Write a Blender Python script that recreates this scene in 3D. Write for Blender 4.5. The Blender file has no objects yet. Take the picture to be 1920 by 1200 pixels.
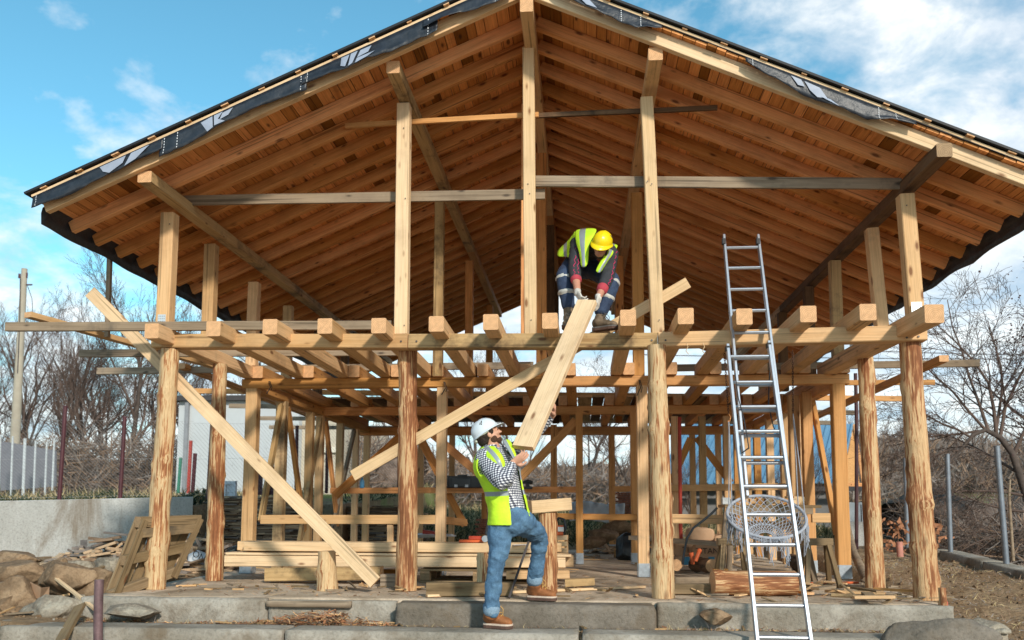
import bpy, bmesh, math, random
from mathutils import Vector, Matrix, Quaternion, noise
R = random.Random(7)
V = Vector
scene = bpy.context.scene
COL = scene.collection
# ------------------------------------------------------------ camera model
F_PX, CAM_Z, ROLL = 1650.0, 0.76, 0.003
LEAN = 0.09 * F_PX / 1445
VPX, VPY = 1092.0, 955.0
SHIFT = VPY - 600 - F_PX * LEAN
def _ray(px, py): return V(((px-960)/F_PX, -(py-600-SHIFT)/F_PX, -1.0))
_D = _ray(VPX, VPY).normalized()
_D2 = _ray(VPX+1000, VPY+1000*ROLL)
_U = _D2.cross(_D).normalized()
if _U.y < 0: _U = -_U
_X = _D.cross(_U)
CM = Matrix((_X, _D, _U))
CAM = V((0, 0, CAM_Z))
def U(px, py, Y):            # survey point of the photograph standing at depth Y
    r = CM @ _ray(px, py)
    return CAM + r * (Y / r.y)
def G(px, py, z=0.0):        # survey point of the photograph lying at height z
    r = CM @ _ray(px, py)
    return CAM + r * ((z-CAM_Z) / r.z)
def XP(px, py, X):           # survey point on the plane X = const
    r = CM @ _ray(px, py)
    return CAM + r * (X / r.x)
cam = bpy.data.cameras.new("camera"); camo = bpy.data.objects.new("camera", cam); COL.objects.link(camo)
cam.sensor_width = 36; cam.lens = F_PX/1920*36; cam.shift_y = SHIFT/1920; cam.clip_end = 2000
camo.matrix_world = Matrix.Translation(CAM) @ CM.to_4x4()
scene.camera = camo
cam.dof.use_dof = True; cam.dof.focus_distance = 8.0; cam.dof.aperture_fstop = 2.2
# ------------------------------------------------------------ objects
WM = {}
def tag(o, label=None, cat=None, group=None, kind=None):
    if label: o['label'] = label
    if cat: o['category'] = cat
    if group: o['group'] = group
    if kind: o['kind'] = kind
    return o
def put(o, M, parent=None):
    if parent is not None:
        o.parent = parent; o.matrix_basis = WM[parent.name].inverted() @ M
    else: o.matrix_basis = M
    WM[o.name] = M.copy()
    return o
def mesh(name, verts, faces, mats, M=None, parent=None, smooth=False, mi=None):
    me = bpy.data.meshes.new(name)
    me.from_pydata([tuple(v) for v in verts], [], faces)
    for m in (mats if isinstance(mats, (list, tuple)) else [mats]): me.materials.append(m)
    if mi: me.polygons.foreach_set('material_index', mi)
    if smooth: me.polygons.foreach_set('use_smooth', [True]*len(me.polygons))
    me.update()
    o = bpy.data.objects.new(name, me); COL.objects.link(o)
    put(o, M or Matrix.Identity(4), parent)
    return o
def empty(name, loc, label, cat, group=None, rot=None):
    o = bpy.data.objects.new(name, None); COL.objects.link(o); o.empty_display_size = .1
    M = Matrix.Translation(V(loc))
    if rot is not None: M = M @ rot.to_4x4()
    put(o, M); tag(o, label, cat, group)
    return o
def copy_tree(src, M, label=None):
    c = src.copy(); COL.objects.link(c); put(c, M)
    if label: c['label'] = label
    def rec(s, p):
        for ch in s.children:
            d = ch.copy(); COL.objects.link(d); d.parent = p; rec(ch, d)
    rec(src, c)
    return c
def frame_x(a, b, up=(0,0,1)):
    a, b = V(a), V(b); x = (b-a).normalized(); up = V(up)
    if abs(x.dot(up)) > .96: up = V((0,-1,0)) if abs(x.dot(V((0,-1,0)))) < .96 else V((1,0,0))
    y = up.cross(x).normalized(); z = x.cross(y)
    M = Matrix((x, y, z)).transposed().to_4x4(); M.translation = a
    return M, (b-a).length
class MB:
    "collects raw geometry for ONE mesh"
    def __init__(s): s.v = []; s.f = []; s.mi = []; s.sm = []
    def add(s, v, f, m=0, M=None, sm=False):
        n = len(s.v)
        s.v += [M @ V(p) for p in v] if M is not None else [V(p) for p in v]
        s.f += [tuple(i+n for i in q) for q in f]; s.mi += [m]*len(f); s.sm += [sm]*len(f)
        return s
    def box(s, c, d, M=None, m=0, ch=0.0):
        x, y, z = [q/2 for q in d]; cx, cy, cz = c
        v = [(cx+i*x, cy+j*y, cz+k*z) for i in (-1,1) for j in (-1,1) for k in (-1,1)]
        f = [(0,1,3,2),(4,6,7,5),(0,4,5,1),(2,3,7,6),(0,2,6,4),(1,5,7,3)]
        return s.add(v, f, m, M)
    def bar(s, a, b, w, h, up=(0,0,1), m=0, em=None, seg=1, wob=0.0, ch=None):
        M, L = frame_x(a, b, up); ch = min(w, h)*.06 if ch is None else ch
        prof = []
        for sx, sy in ((1,1),(-1,1),(-1,-1),(1,-1)):
            p, q = (w/2)*sx, (h/2)*sy
            A, B = (p-sx*ch, q), (p, q-sy*ch)
            prof += [B, A] if sx*sy > 0 else [A, B]
        v = []; f = []
        for i in range(seg+1):
            t = i/seg*L; o = V((0, R.uniform(-wob, wob), R.uniform(-wob, wob))) if 0 < i < seg else V((0,0,0))
            v += [V((t, y, z))+o for y, z in prof]
        for i in range(seg):
            for k in range(8):
                a_, b_ = i*8+k, i*8+(k+1) % 8
                f.append((a_, a_+8, b_+8, b_))
        s.add(v, f, m, M)
        n = len(v)
        s.add(v[:8], [tuple(range(8))], m if em is None else em, M)
        s.add(v[-8:], [tuple(range(7, -1, -1))], m if em is None else em, M)
        return s
    def tube(s, pts, rad, n=8, m=0, cap=True, sm=True, sq=1.0, em=None):
        pts = [V(p) for p in pts]; rad = rad if isinstance(rad, (list, tuple)) else [rad]*len(pts)
        t = (pts[1]-pts[0]).normalized(); u = t.orthogonal().normalized()
        v = []
        for i, p in enumerate(pts):
            if i == 0: d = pts[1]-p
            elif i == len(pts)-1: d = p-pts[i-1]
            else: d = pts[i+1]-pts[i-1]
            if d.length < 1e-9: d = t
            d.normalize(); u = (u-d*u.dot(d))
            u = u.normalized() if u.length > 1e-6 else d.orthogonal().normalized()
            w = d.cross(u)
            for k in range(n):
                a = 2*math.pi*k/n; v.append(p+(u*math.cos(a)+w*math.sin(a)*sq)*rad[i])
        f = []
        for i in range(len(pts)-1):
            for k in range(n):
                a, b = i*n+k, i*n+(k+1) % n
                f.append((a, b, b+n, a+n))
        s.add(v, f, m, sm=sm)
        if cap:
            s.add(v[:n], [tuple(range(n-1, -1, -1))], m if em is None else em); s.add(v[-n:], [tuple(range(n))], m if em is None else em)
        return s
    def build(s, name, mats, parent=None, M=None, loc=None):
        if loc is not None and M is None: M = Matrix.Translation(V(loc))
        vv = s.v
        if M is not None:
            I = M.inverted(); vv = [I @ p for p in s.v]
        o = mesh(name, vv, s.f, mats, M, parent, mi=s.mi)
        o.data.polygons.foreach_set('use_smooth', s.sm); o.data.update()
        return o
# ------------------------------------------------------------ materials
def nt(name):
    m = bpy.data.materials.new(name); m.use_nodes = True; t = m.node_tree; n = t.nodes
    return m, t, n, t.links, n['Principled BSDF']
def N(n, kind, **kw):
    x = n.new(kind)
    for k, v in kw.items():
        if k.startswith('i_'): x.inputs[k[2:].replace('_', ' ')].default_value = v
        else: setattr(x, k, v)
    return x
def ramp(n, stops, interp='LINEAR'):
    r = n.new('ShaderNodeValToRGB'); cr = r.color_ramp; cr.interpolation = interp
    while len(cr.elements) > 1: cr.elements.remove(cr.elements[-1])
    for i, (p, c) in enumerate(stops):
        e = cr.elements[0] if i == 0 else cr.elements.new(p)
        e.position = p; e.color = (*c, 1) if len(c) == 3 else c
    return r
def mixc(n, l, fac, a, b, mode='MIX'):
    x = n.new('ShaderNodeMix'); x.data_type = 'RGBA'; x.blend_type = mode
    for s, val in ((0, fac), (6, a), (7, b)):
        if hasattr(val, 'is_output'): l.new(val, x.inputs[s])
        else: x.inputs[s].default_value = (*val, 1) if isinstance(val, tuple) and len(val) == 3 else val
    return x.outputs[2]
def mathn(n, l, op, a, b=None, clamp=False):
    x = n.new('ShaderNodeMath'); x.operation = op; x.use_clamp = clamp
    for i, val in enumerate((a, b)):
        if val is None: continue
        if hasattr(val, 'is_output'): l.new(val, x.inputs[i])
        else: x.inputs[i].default_value = val
    return x.outputs[0]
def rnd_coords(n, l, scale, amp=40.0):
    tc = n.new('ShaderNodeTexCoord'); oi = n.new('ShaderNodeObjectInfo')
    cb = n.new('ShaderNodeCombineXYZ')
    for i, k in enumerate((amp, amp*.37, amp*.71)): l.new(mathn(n, l, 'MULTIPLY', oi.outputs['Random'], k), cb.inputs[i])
    ad = n.new('ShaderNodeVectorMath'); ad.operation = 'ADD'
    l.new(tc.outputs['Object'], ad.inputs[0]); l.new(cb.outputs[0], ad.inputs[1])
    mp = n.new('ShaderNodeMapping'); mp.inputs['Scale'].default_value = scale; l.new(ad.outputs[0], mp.inputs[0])
    return mp.outputs[0], oi.outputs['Random'], ad.outputs[0]
def bump(n, l, h, bs, strength=.3, dist=.01):
    b = N(n, 'ShaderNodeBump'); b.inputs['Strength'].default_value = strength; b.inputs['Distance'].default_value = dist
    l.new(h, b.inputs['Height']); l.new(b.outputs[0], bs.inputs['Normal'])
def wood(name, light, dark, knot=(.12,.04,.015), stain=None, stain_amt=.0, jitter=.25, rough=.68, attr=False, crack=.0):
    m, t, n, l, bs = nt(name)
    vec, rnd, base = rnd_coords(n, l, (.7, 11, 11))
    nz = N(n, 'ShaderNodeTexNoise', i_Scale=1.6, i_Detail=5.0, i_Roughness=.55, i_Distortion=.6); l.new(vec, nz.inputs['Vector'])
    r = ramp(n, [(.28, dark), (.46, tuple(a*.3+b*.7 for a, b in zip(dark, light))), (.64, light)]); l.new(nz.outputs['Fac'], r.inputs[0])
    col = r.outputs[0]
    mp = N(n, 'ShaderNodeMapping'); mp.inputs['Scale'].default_value = (.8, 40, 40); l.new(base, mp.inputs[0])
    fz = N(n, 'ShaderNodeTexNoise', i_Scale=3.0, i_Detail=3.0); l.new(mp.outputs[0], fz.inputs['Vector'])
    fr = ramp(n, [(.35, (.86,.84,.80)), (.6, (1.05,1.04,1.03))]); l.new(fz.outputs['Fac'], fr.inputs[0])
    col = mixc(n, l, .9, col, fr.outputs[0], 'MULTIPLY')
    mk = N(n, 'ShaderNodeMapping'); mk.inputs['Scale'].default_value = (4.4, 12, 12); l.new(base, mk.inputs[0])
    vo = N(n, 'ShaderNodeTexVoronoi', i_Scale=1.0, i_Randomness=1.0); l.new(mk.outputs[0], vo.inputs['Vector'])
    ks = n.new('ShaderNodeSeparateColor'); l.new(vo.outputs['Color'], ks.inputs[0])
    kd = mathn(n, l, 'ADD', vo.outputs['Distance'], mathn(n, l, 'MULTIPLY', ks.outputs[0], .34))
    kr = ramp(n, [(.15, (1,1,1)), (.20, (.55,.55,.55)), (.30, (0,0,0))]); l.new(kd, kr.inputs[0])
    col = mixc(n, l, mathn(n, l, 'MULTIPLY', kr.outputs[0], .85), col, knot)
    if stain:
        sn = N(n, 'ShaderNodeTexNoise', i_Scale=1.7, i_Detail=6.0, i_Roughness=.7); l.new(base, sn.inputs['Vector'])
        sr = ramp(n, [(.62-stain_amt*.3, (0,0,0)), (.78-stain_amt*.3, (1,1,1))]); l.new(sn.outputs['Fac'], sr.inputs[0])
        col = mixc(n, l, mathn(n, l, 'MULTIPLY', sr.outputs[0], .8), col, stain)
    mc = N(n, 'ShaderNodeMapping'); mc.inputs['Scale'].default_value = (.55, 34, 34); l.new(base, mc.inputs[0])
    ck = N(n, 'ShaderNodeTexNoise', i_Scale=1.0, i_Detail=2.0); l.new(mc.outputs[0], ck.inputs['Vector'])
    col = mixc(n, l, mathn(n, l, 'MULTIPLY', ramp_of(n, l, ck.outputs['Fac'], [(.655, (0,0,0)), (.675, (1,1,1))]), .6), col, tuple(x*.35 for x in dark))
    sw = N(n, 'ShaderNodeTexNoise', i_Scale=1.3, i_Detail=6.0, i_Roughness=.7); l.new(base, sw.inputs['Vector'])
    col = mixc(n, l, .8, col, ramp_of(n, l, sw.outputs['Fac'], [(.32, (.74,.72,.72)), (.5, (1,1,1)), (.7, (1.08,1.06,1.03))]), 'MULTIPLY')
    hs = N(n, 'ShaderNodeHueSaturation'); l.new(col, hs.inputs['Color'])
    src = rnd
    if attr:
        at = N(n, 'ShaderNodeAttribute', attribute_name='tone'); src = at.outputs['Fac']
    l.new(mathn(n, l, 'ADD', mathn(n, l, 'MULTIPLY', src, jitter*2), 1-jitter), hs.inputs['Value'])
    l.new(mathn(n, l, 'ADD', mathn(n, l, 'MULTIPLY', src, -.12), 1.06), hs.inputs['Saturation'])
    l.new(hs.outputs[0], bs.inputs['Base Color']); bs.inputs['Roughness'].default_value = rough
    bs.inputs['Specular IOR Level'].default_value = .25
    bump(n, l, fz.outputs['Fac'], bs, .35, .004)
    return m
def endgrain(name, a, b):
    m, t, n, l, bs = nt(name)
    vec, rnd, base = rnd_coords(n, l, (0, 1, 1), .03)
    d = N(n, 'ShaderNodeTexNoise', i_Scale=9.0); l.new(base, d.inputs['Vector'])
    w = N(n, 'ShaderNodeTexWave', wave_type='RINGS', rings_direction='X', i_Scale=22.0, i_Distortion=1.2, i_Detail=2.0); l.new(vec, w.inputs['Vector'])
    c = mixc(n, l, w.outputs['Fac'], a, b); s = N(n, 'ShaderNodeTexNoise', i_Scale=30.0, i_Detail=5.0); l.new(base, s.inputs['Vector'])
    c = mixc(n, l, .5, c, ramp_of(n, l, s.outputs['Fac'], [(.3, (.6,.55,.5)), (.7, (1.1,1.05,1))]), 'MULTIPLY')
    l.new(c, bs.inputs['Base Color']); bs.inputs['Roughness'].default_value = .8
    return m
def ramp_of(n, l, fac, stops, interp='LINEAR'):
    r = ramp(n, stops, interp); l.new(fac, r.inputs[0]); return r.outputs[0]
def logmat(name, light, mid, bark, amt=.5):
    m, t, n, l, bs = nt(name)
    vec, rnd, base = rnd_coords(n, l, (2.3, 36, 36))
    a = N(n, 'ShaderNodeTexNoise', i_Scale=1.5, i_Detail=7.0, i_Roughness=.62, i_Distortion=.5); l.new(vec, a.inputs['Vector'])
    mp = N(n, 'ShaderNodeMapping'); mp.inputs['Scale'].default_value = (1.1, 5, 5); l.new(base, mp.inputs[0])
    b = N(n, 'ShaderNodeTexNoise', i_Scale=1.3, i_Detail=6.0, i_Roughness=.68); l.new(mp.outputs[0], b.inputs['Vector'])
    s = mathn(n, l, 'ADD', mathn(n, l, 'MULTIPLY', a.outputs['Fac'], .55), mathn(n, l, 'MULTIPLY', b.outputs['Fac'], .45))
    s = mathn(n, l, 'ADD', s, mathn(n, l, 'MULTIPLY', mathn(n, l, 'SUBTRACT', rnd, .5), .05))
    t0 = .60-amt*.2
    c = ramp_of(n, l, s, [(.3, light), (t0-.035, tuple(x*.92 for x in light)), (t0-.005, mid), (t0+.03, bark), (t0+.13, tuple(x*.6 for x in bark))])
    f = N(n, 'ShaderNodeTexNoise', i_Scale=5.0, i_Detail=4.0); l.new(vec, f.inputs['Vector'])
    c = mixc(n, l, .8, c, ramp_of(n, l, f.outputs['Fac'], [(.35, (.78,.74,.68)), (.6, (1.05,1.04,1.02))]), 'MULTIPLY')
    mk = N(n, 'ShaderNodeMapping'); mk.inputs['Scale'].default_value = (2.2, 5.0, 5.0); l.new(base, mk.inputs[0])
    vo = N(n, 'ShaderNodeTexVoronoi', i_Scale=1.0); l.new(mk.outputs[0], vo.inputs['Vector'])
    c = mixc(n, l, ramp_of(n, l, vo.outputs['Distance'], [(.07, (.9,.9,.9)), (.17, (0,0,0))]), c, tuple(x*.45 for x in bark))
    l.new(c, bs.inputs['Base Color']); bs.inputs['Roughness'].default_value = .7; bs.inputs['Specular IOR Level'].default_value = .25
    bump(n, l, s, bs, .9, .02)
    return m
def plain(name, col, rough=.6, metal=0, var=.12, scale=6.0, bumpy=0.0, spec=.4, detail=6.0, col2=None, lo=.35, hi=.65):
    m, t, n, l, bs = nt(name)
    vec, rnd, base = rnd_coords(n, l, (1, 1, 1), 12)
    a = N(n, 'ShaderNodeTexNoise', i_Scale=scale, i_Detail=detail, i_Roughness=.65); l.new(base, a.inputs['Vector'])
    c2 = col2 or tuple(x*(1+var) for x in col); c1 = tuple(x*(1-var) for x in col) if not col2 else col
    l.new(ramp_of(n, l, a.outputs['Fac'], [(lo, c1), (hi, c2)]), bs.inputs['Base Color'])
    bs.inputs['Roughness'].default_value = rough; bs.inputs['Metallic'].default_value = metal; bs.inputs['Specular IOR Level'].default_value = spec
    if bumpy: bump(n, l, a.outputs['Fac'], bs, bumpy, .03)
    return m
W = {}
W['fresh'] = wood('pine_fresh', (.70,.455,.24), (.58,.345,.16), knot=(.16,.055,.018), stain=(.30,.22,.14), stain_amt=.09, jitter=.17)
W['pale'] = wood('pine_pale', (.74,.54,.33), (.65,.45,.25), knot=(.20,.08,.03), jitter=.08)
W['amber'] = wood('pine_amber', (.64,.335,.125), (.50,.235,.075), jitter=.16)
W['rafter'] = wood('rafter_pine', (.76,.36,.135), (.52,.20,.06), knot=(.10,.025,.01), jitter=.2)
W['grey'] = wood('weathered_board', (.33,.255,.18), (.19,.14,.095), knot=(.06,.045,.035), stain=(.10,.085,.07), stain_amt=.25, jitter=.14, rough=.85)
W['mottled'] = wood('mottled_timber', (.55,.38,.19), (.36,.22,.10), stain=(.035,.025,.02), stain_amt=.35, jitter=.12)
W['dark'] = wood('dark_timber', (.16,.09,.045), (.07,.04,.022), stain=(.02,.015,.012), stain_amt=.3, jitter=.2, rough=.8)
W['pallet'] = wood('old_pallet_wood', (.27,.19,.105), (.14,.095,.05), stain=(.06,.05,.04), stain_amt=.2, jitter=.2, rough=.85)
W['deck'] = wood('sheathing_boards', (.70,.30,.095), (.44,.155,.042), knot=(.10,.03,.01), stain=(.14,.07,.035), stain_amt=.05, jitter=.42, attr=True)
EG = endgrain('end_grain', (.62,.34,.16), (.74,.46,.25))
EGD = endgrain('end_grain_old', (.30,.19,.10), (.40,.27,.15))
LOG = logmat('peeled_log', (.68,.49,.28), (.52,.28,.13), (.33,.13,.055), .36)
LOG2 = logmat('peeled_log_barky', (.66,.44,.24), (.48,.24,.11), (.29,.115,.05), .50)
GALV = plain('galvanised_steel', (.42,.47,.52), .45, .7, .15, 25)
def timber(name, a, b, w, h, mat='fresh', parent=None, up=(0,0,1), wob=.002, end=None, seg=None, tagkw=None):
    M, L = frame_x(a, b, up)
    mb = MB(); mb.bar((0,0,0), (L,0,0), w, h, (0,0,1), 0, 1, seg or max(1, int(L/.5)), wob)
    e = end or (EGD if mat in ('grey','dark','pallet') else EG)
    o = mesh(name, mb.v, mb.f, [W[mat], e], M, parent, mi=mb.mi)
    if tagkw: tag(o, **tagkw)
    return o
def log(name, a, b, r0, r1, mat=None, parent=None, n=26, lump=.010, flare=0.0):
    M, L = frame_x(a, b); seg = max(4, int(L/.05)); sd = R.uniform(0, 100); v = []; f = []; mi = []
    knots = [(R.uniform(.05,.95)*L, R.uniform(0, 6.28), R.uniform(.5, 1.0)*.024) for _ in range(int(L*5)+2)]
    for i in range(seg+1):
        t = i/seg; x = t*L
        oy = noise.noise(V((x*.7, sd, 0)))*.012; oz = noise.noise(V((x*.7, sd, 9)))*.012
        for k in range(n):
            an = 2*math.pi*k/n
            r = r0+(r1-r0)*t + noise.noise(V((x*2.5, math.cos(an)*1.5+sd, math.sin(an)*1.5)))*lump + flare*max(0, 1-x/.25)**2
            for kx, ka, kh in knots:
                da = math.cos(an-ka)
                if da > .6: r += kh*math.exp(-((x-kx)/.04)**2)*((da-.6)/.4)
            v.append((x, math.cos(an)*r+oy, math.sin(an)*r+oz))
    for i in range(seg):
        for k in range(n):
            p, q = i*n+k, i*n+(k+1) % n
            f.append((p, p+n, q+n, q)); mi.append(0)
    c = len(v); v += v[:n]; f.append(tuple(range(c, c+n))); mi.append(1)
    c = len(v); v += v[seg*n:(seg+1)*n]; f.append(tuple(range(c+n-1, c-1, -1))); mi.append(1)
    o = mesh(name, v, f, [mat or LOG, EG], M, parent, mi=mi)
    o.data.polygons.foreach_set('use_smooth', [m == 0 for m in mi])
    return o
# ------------------------------------------------------------ light, sky
SUN_EL, SUN_AZ = math.radians(27), math.radians(27)   # azimuth measured from behind the camera towards the right
sd = V((math.sin(SUN_AZ)*math.cos(SUN_EL), -math.cos(SUN_AZ)*math.cos(SUN_EL), math.sin(SUN_EL)))
sl = bpy.data.lights.new('sun', 'SUN'); sl.energy = 2.75; sl.angle = math.radians(4); sl.color = (1, .92, .80)
so = bpy.data.objects.new('sun', sl); COL.objects.link(so); so.rotation_euler = sd.to_track_quat('Z', 'Y').to_euler(); so.location = (20,-20,30)
w = bpy.data.worlds.new('World'); scene.world = w; w.use_nodes = True
n, l = w.node_tree.nodes, w.node_tree.links; bg = n['Background']
sky = n.new('ShaderNodeTexSky'); sky.sky_type = 'NISHITA'; sky.sun_disc = False; sky.sun_elevation = SUN_EL
sky.sun_rotation = math.atan2(sd.x, sd.y); sky.air_density = 1.0; sky.dust_density = .6; sky.ozone_density = 1.2
tc = n.new('ShaderNodeTexCoord'); sp = n.new('ShaderNodeSeparateXYZ'); l.new(tc.outputs['Generated'], sp.inputs[0])
x, y, z = sp.outputs
zz = mathn(n, l, 'ADD', mathn(n, l, 'MAXIMUM', z, 0.0), .30)
u = mathn(n, l, 'DIVIDE', x, zz); v_ = mathn(n, l, 'DIVIDE', y, zz)
cb = n.new('ShaderNodeCombineXYZ'); l.new(u, cb.inputs[0]); l.new(v_, cb.inputs[1]); cb.inputs[2].default_value = 3.1
big = N(n, 'ShaderNodeTexNoise', i_Scale=2.6, i_Detail=9.0, i_Roughness=.60, i_Distortion=.15); l.new(cb.outputs[0], big.inputs['Vector'])
wsp = N(n, 'ShaderNodeTexNoise', i_Scale=6.5, i_Detail=8.0, i_Roughness=.62, i_Distortion=.3); l.new(cb.outputs[0], wsp.inputs['Vector'])
# more cloud to the right and low down, clear blue up left
bias = mathn(n, l, 'MULTIPLY', mathn(n, l, 'ADD', x, .20), .24)
low = mathn(n, l, 'MULTIPLY', mathn(n, l, 'SUBTRACT', .34, z), .42)
c = mathn(n, l, 'ADD', mathn(n, l, 'MULTIPLY', big.outputs['Fac'], .68), mathn(n, l, 'MULTIPLY', wsp.outputs['Fac'], .32))
c = mathn(n, l, 'ADD', mathn(n, l, 'ADD', c, bias), low)
lowleft = mathn(n, l, 'MULTIPLY', mathn(n, l, 'MAXIMUM', mathn(n, l, 'SUBTRACT', -.10, x), 0.0), mathn(n, l, 'MAXIMUM', mathn(n, l, 'SUBTRACT', .33, z), 0.0))
c = mathn(n, l, 'ADD', c, mathn(n, l, 'MULTIPLY', lowleft, 1.3))
mask = ramp_of(n, l, c, [(.445, (0,0,0)), (.515, (.45,.45,.45)), (.60, (.97,.97,.97))])
tone = ramp_of(n, l, wsp.outputs['Fac'], [(.33, (2.9,3.6,4.4)), (.60, (5.7,5.8,5.8))])
blue = mixc(n, l, 1.0, sky.outputs[0], (.60,1.10,1.04), 'MULTIPLY')
l.new(mixc(n, l, mathn(n, l, 'MULTIPLY', mask, .92), blue, tone), bg.inputs['Color'])
bg.inputs['Strength'].default_value = .1
vs = scene.view_settings; vs.view_transform = 'Standard'; vs.look = 'None'; vs.gamma = 1; vs.exposure = 0
bg.inputs['Strength'].default_value = .15
vs.exposure = .42
# ------------------------------------------------------------ the timber house frame (everything nailed together)
house = empty('timber_house_frame', (-.5, 8, 0), 'unfinished open timber house frame on debarked log posts under a wide gable roof', 'house frame')
H = house
def FY(px): return 8.17-.32*(px-290)/1447
Y1, Y2, Y3 = 10.2, 12.9, 15.8
XL, XR, XM1, XM2, XRID = -3.98, 2.92, -1.68, .66, -.47
ZJ = 2.47      # top of joists
BEAM_F = []
# front log posts
for (bx, by, tx, ty, r0, r1, m) in ((290,1104,318,655,.100,.086,LOG),(762,1107,766,652,.100,.083,LOG2),(1243,1121,1233,648,.098,.080,LOG),(1737,1124,1707,636,.108,.088,LOG2)):
    a = G(bx, by, 0.0); b = U(tx, ty, a.y); log('log_post', a, b, r0, r1, m, H)
for (bx, by, tx, ty, Y) in ((401,1088,413,683,9.15),(1640,1102,1622,668,9.05)):
    a = G(bx, by, 0); b = U(tx, ty, a.y); log('log_post', a, b, .092, .075, LOG if bx < 900 else LOG, H)
# front beams: three pieces butted
bz = [(291,641,768,642,'fresh'),(769,642,1233,640,'mottled'),(1234,639,1734,626,'fresh')]
for x0, y0, x1, y1, m in bz:
    timber('beam', U(x0,y0,FY(x0)), U(x1-.6,y1,FY(x1)), .15, .135, m, H)
# second, third, fourth beams with their wall posts
for Y, zt, hh in ((Y1, 2.30, .115), (Y2, 2.27, .12), (Y3, 2.24, .15)):
    timber('beam', (XL-.07, Y, zt-hh/2), (-.45, Y, zt-hh/2), .14, hh, 'amber' if Y < 12 else 'rafter', H)
    timber('beam', (-.449, Y, zt-hh/2-.002), (XR+.1, Y, zt-hh/2-.002), .14, hh, 'amber', H)
# joists, front bay then lapped rear bays
jx = [(285,606),(400,616),(506,616),(609,614),(710,612),(818,611),(920,609),(1031,608),(1178,609),(1286,608),(1396,604),(1516,601),(1628,597)]
JX = []
for i, (px, py) in enumerate(jx):
    e = U(px, py, FY(px)-.45-R.uniform(-.05,.05)); JX.append(e.x)
    timber('joist', (e.x, e.y, ZJ-.071), (e.x+R.uniform(-.02,.02), Y1+.16, 2.372), .135, .140, 'fresh', H)
e = U(1752, 588, 7.15); JX.append(e.x)
timber('joist', e, (e.x, Y1+.2, 2.372), .15, .15, 'fresh', H)
for X in JX:
    timber('joist', (X+.14, Y1-.12, 2.372), (X+.14, Y2+.12, 2.34), .13, .14, 'amber', H)
    timber('joist', (X+.0, Y2-.12, 2.34), (X+.0, Y3+.1, 2.32), .13, .14, 'rafter', H)
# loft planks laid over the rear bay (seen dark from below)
X = XL
while X < XR:
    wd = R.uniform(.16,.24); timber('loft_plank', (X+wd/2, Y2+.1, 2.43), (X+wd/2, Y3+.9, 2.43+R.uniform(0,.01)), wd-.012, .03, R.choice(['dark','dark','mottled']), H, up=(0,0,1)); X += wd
# upper posts under the purlins
def upost(px0, py0, px1, py1, Y, w, m='fresh', d=None):
    a, b = U(px0, py0, Y), U(px1, py1, Y)
    return timber('post', a, b, w, d or w, m, H, up=(0,-1,0))
upost(309,612,319,402,8.17,.135,'fresh'); upost(1716,598,1697,367,7.95,.13,'fresh')
upost(753,628,758,198,8.07,.125,'pale'); upost(1233,626,1212,186,7.97,.115,'pale'); upost(995,629,991,93,8.02,.112,'pale')
upost(391,628,397,460,9.1,.125,'fresh'); upost(1656,645,1634,430,8.9,.118,'fresh')
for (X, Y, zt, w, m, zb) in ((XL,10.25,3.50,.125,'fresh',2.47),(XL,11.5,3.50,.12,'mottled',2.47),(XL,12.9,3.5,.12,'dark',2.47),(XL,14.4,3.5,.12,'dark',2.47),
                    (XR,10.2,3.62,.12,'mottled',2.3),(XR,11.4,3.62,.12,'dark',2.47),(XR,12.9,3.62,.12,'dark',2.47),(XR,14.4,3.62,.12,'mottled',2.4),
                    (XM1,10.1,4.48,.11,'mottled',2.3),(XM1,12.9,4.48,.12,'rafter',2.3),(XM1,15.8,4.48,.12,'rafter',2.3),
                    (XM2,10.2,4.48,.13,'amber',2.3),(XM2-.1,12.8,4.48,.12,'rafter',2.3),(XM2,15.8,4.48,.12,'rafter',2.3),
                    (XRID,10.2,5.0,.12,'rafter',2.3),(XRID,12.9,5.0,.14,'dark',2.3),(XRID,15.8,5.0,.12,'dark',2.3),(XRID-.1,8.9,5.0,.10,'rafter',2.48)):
    timber('post', (X,Y,zb), (X,Y,zt), w, w, m, H, up=(0,-1,0))
for px, py, Y in ((303,604,8.17),(1716,578,7.95),):
    pass
# ---- roof geometry from the front rafters
YR0, DY, NR = 7.40, .415, 26
EL, AP, ER = U(80,404,YR0), U(982,-6,YR0), U(1925,352,YR0)
AP = V((XRID, YR0, AP.z+.0)); 
sL = (AP.z-EL.z)/(AP.x-EL.x); sR = (AP.z-ER.z)/(ER.x-AP.x)
XEL, XER = EL.x, 3.93
def zl(X): return AP.z-(AP.x-X)*sL     # underside of the rafters
def zr(X): return AP.z-(X-AP.x)*sR
RH = .115
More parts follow.
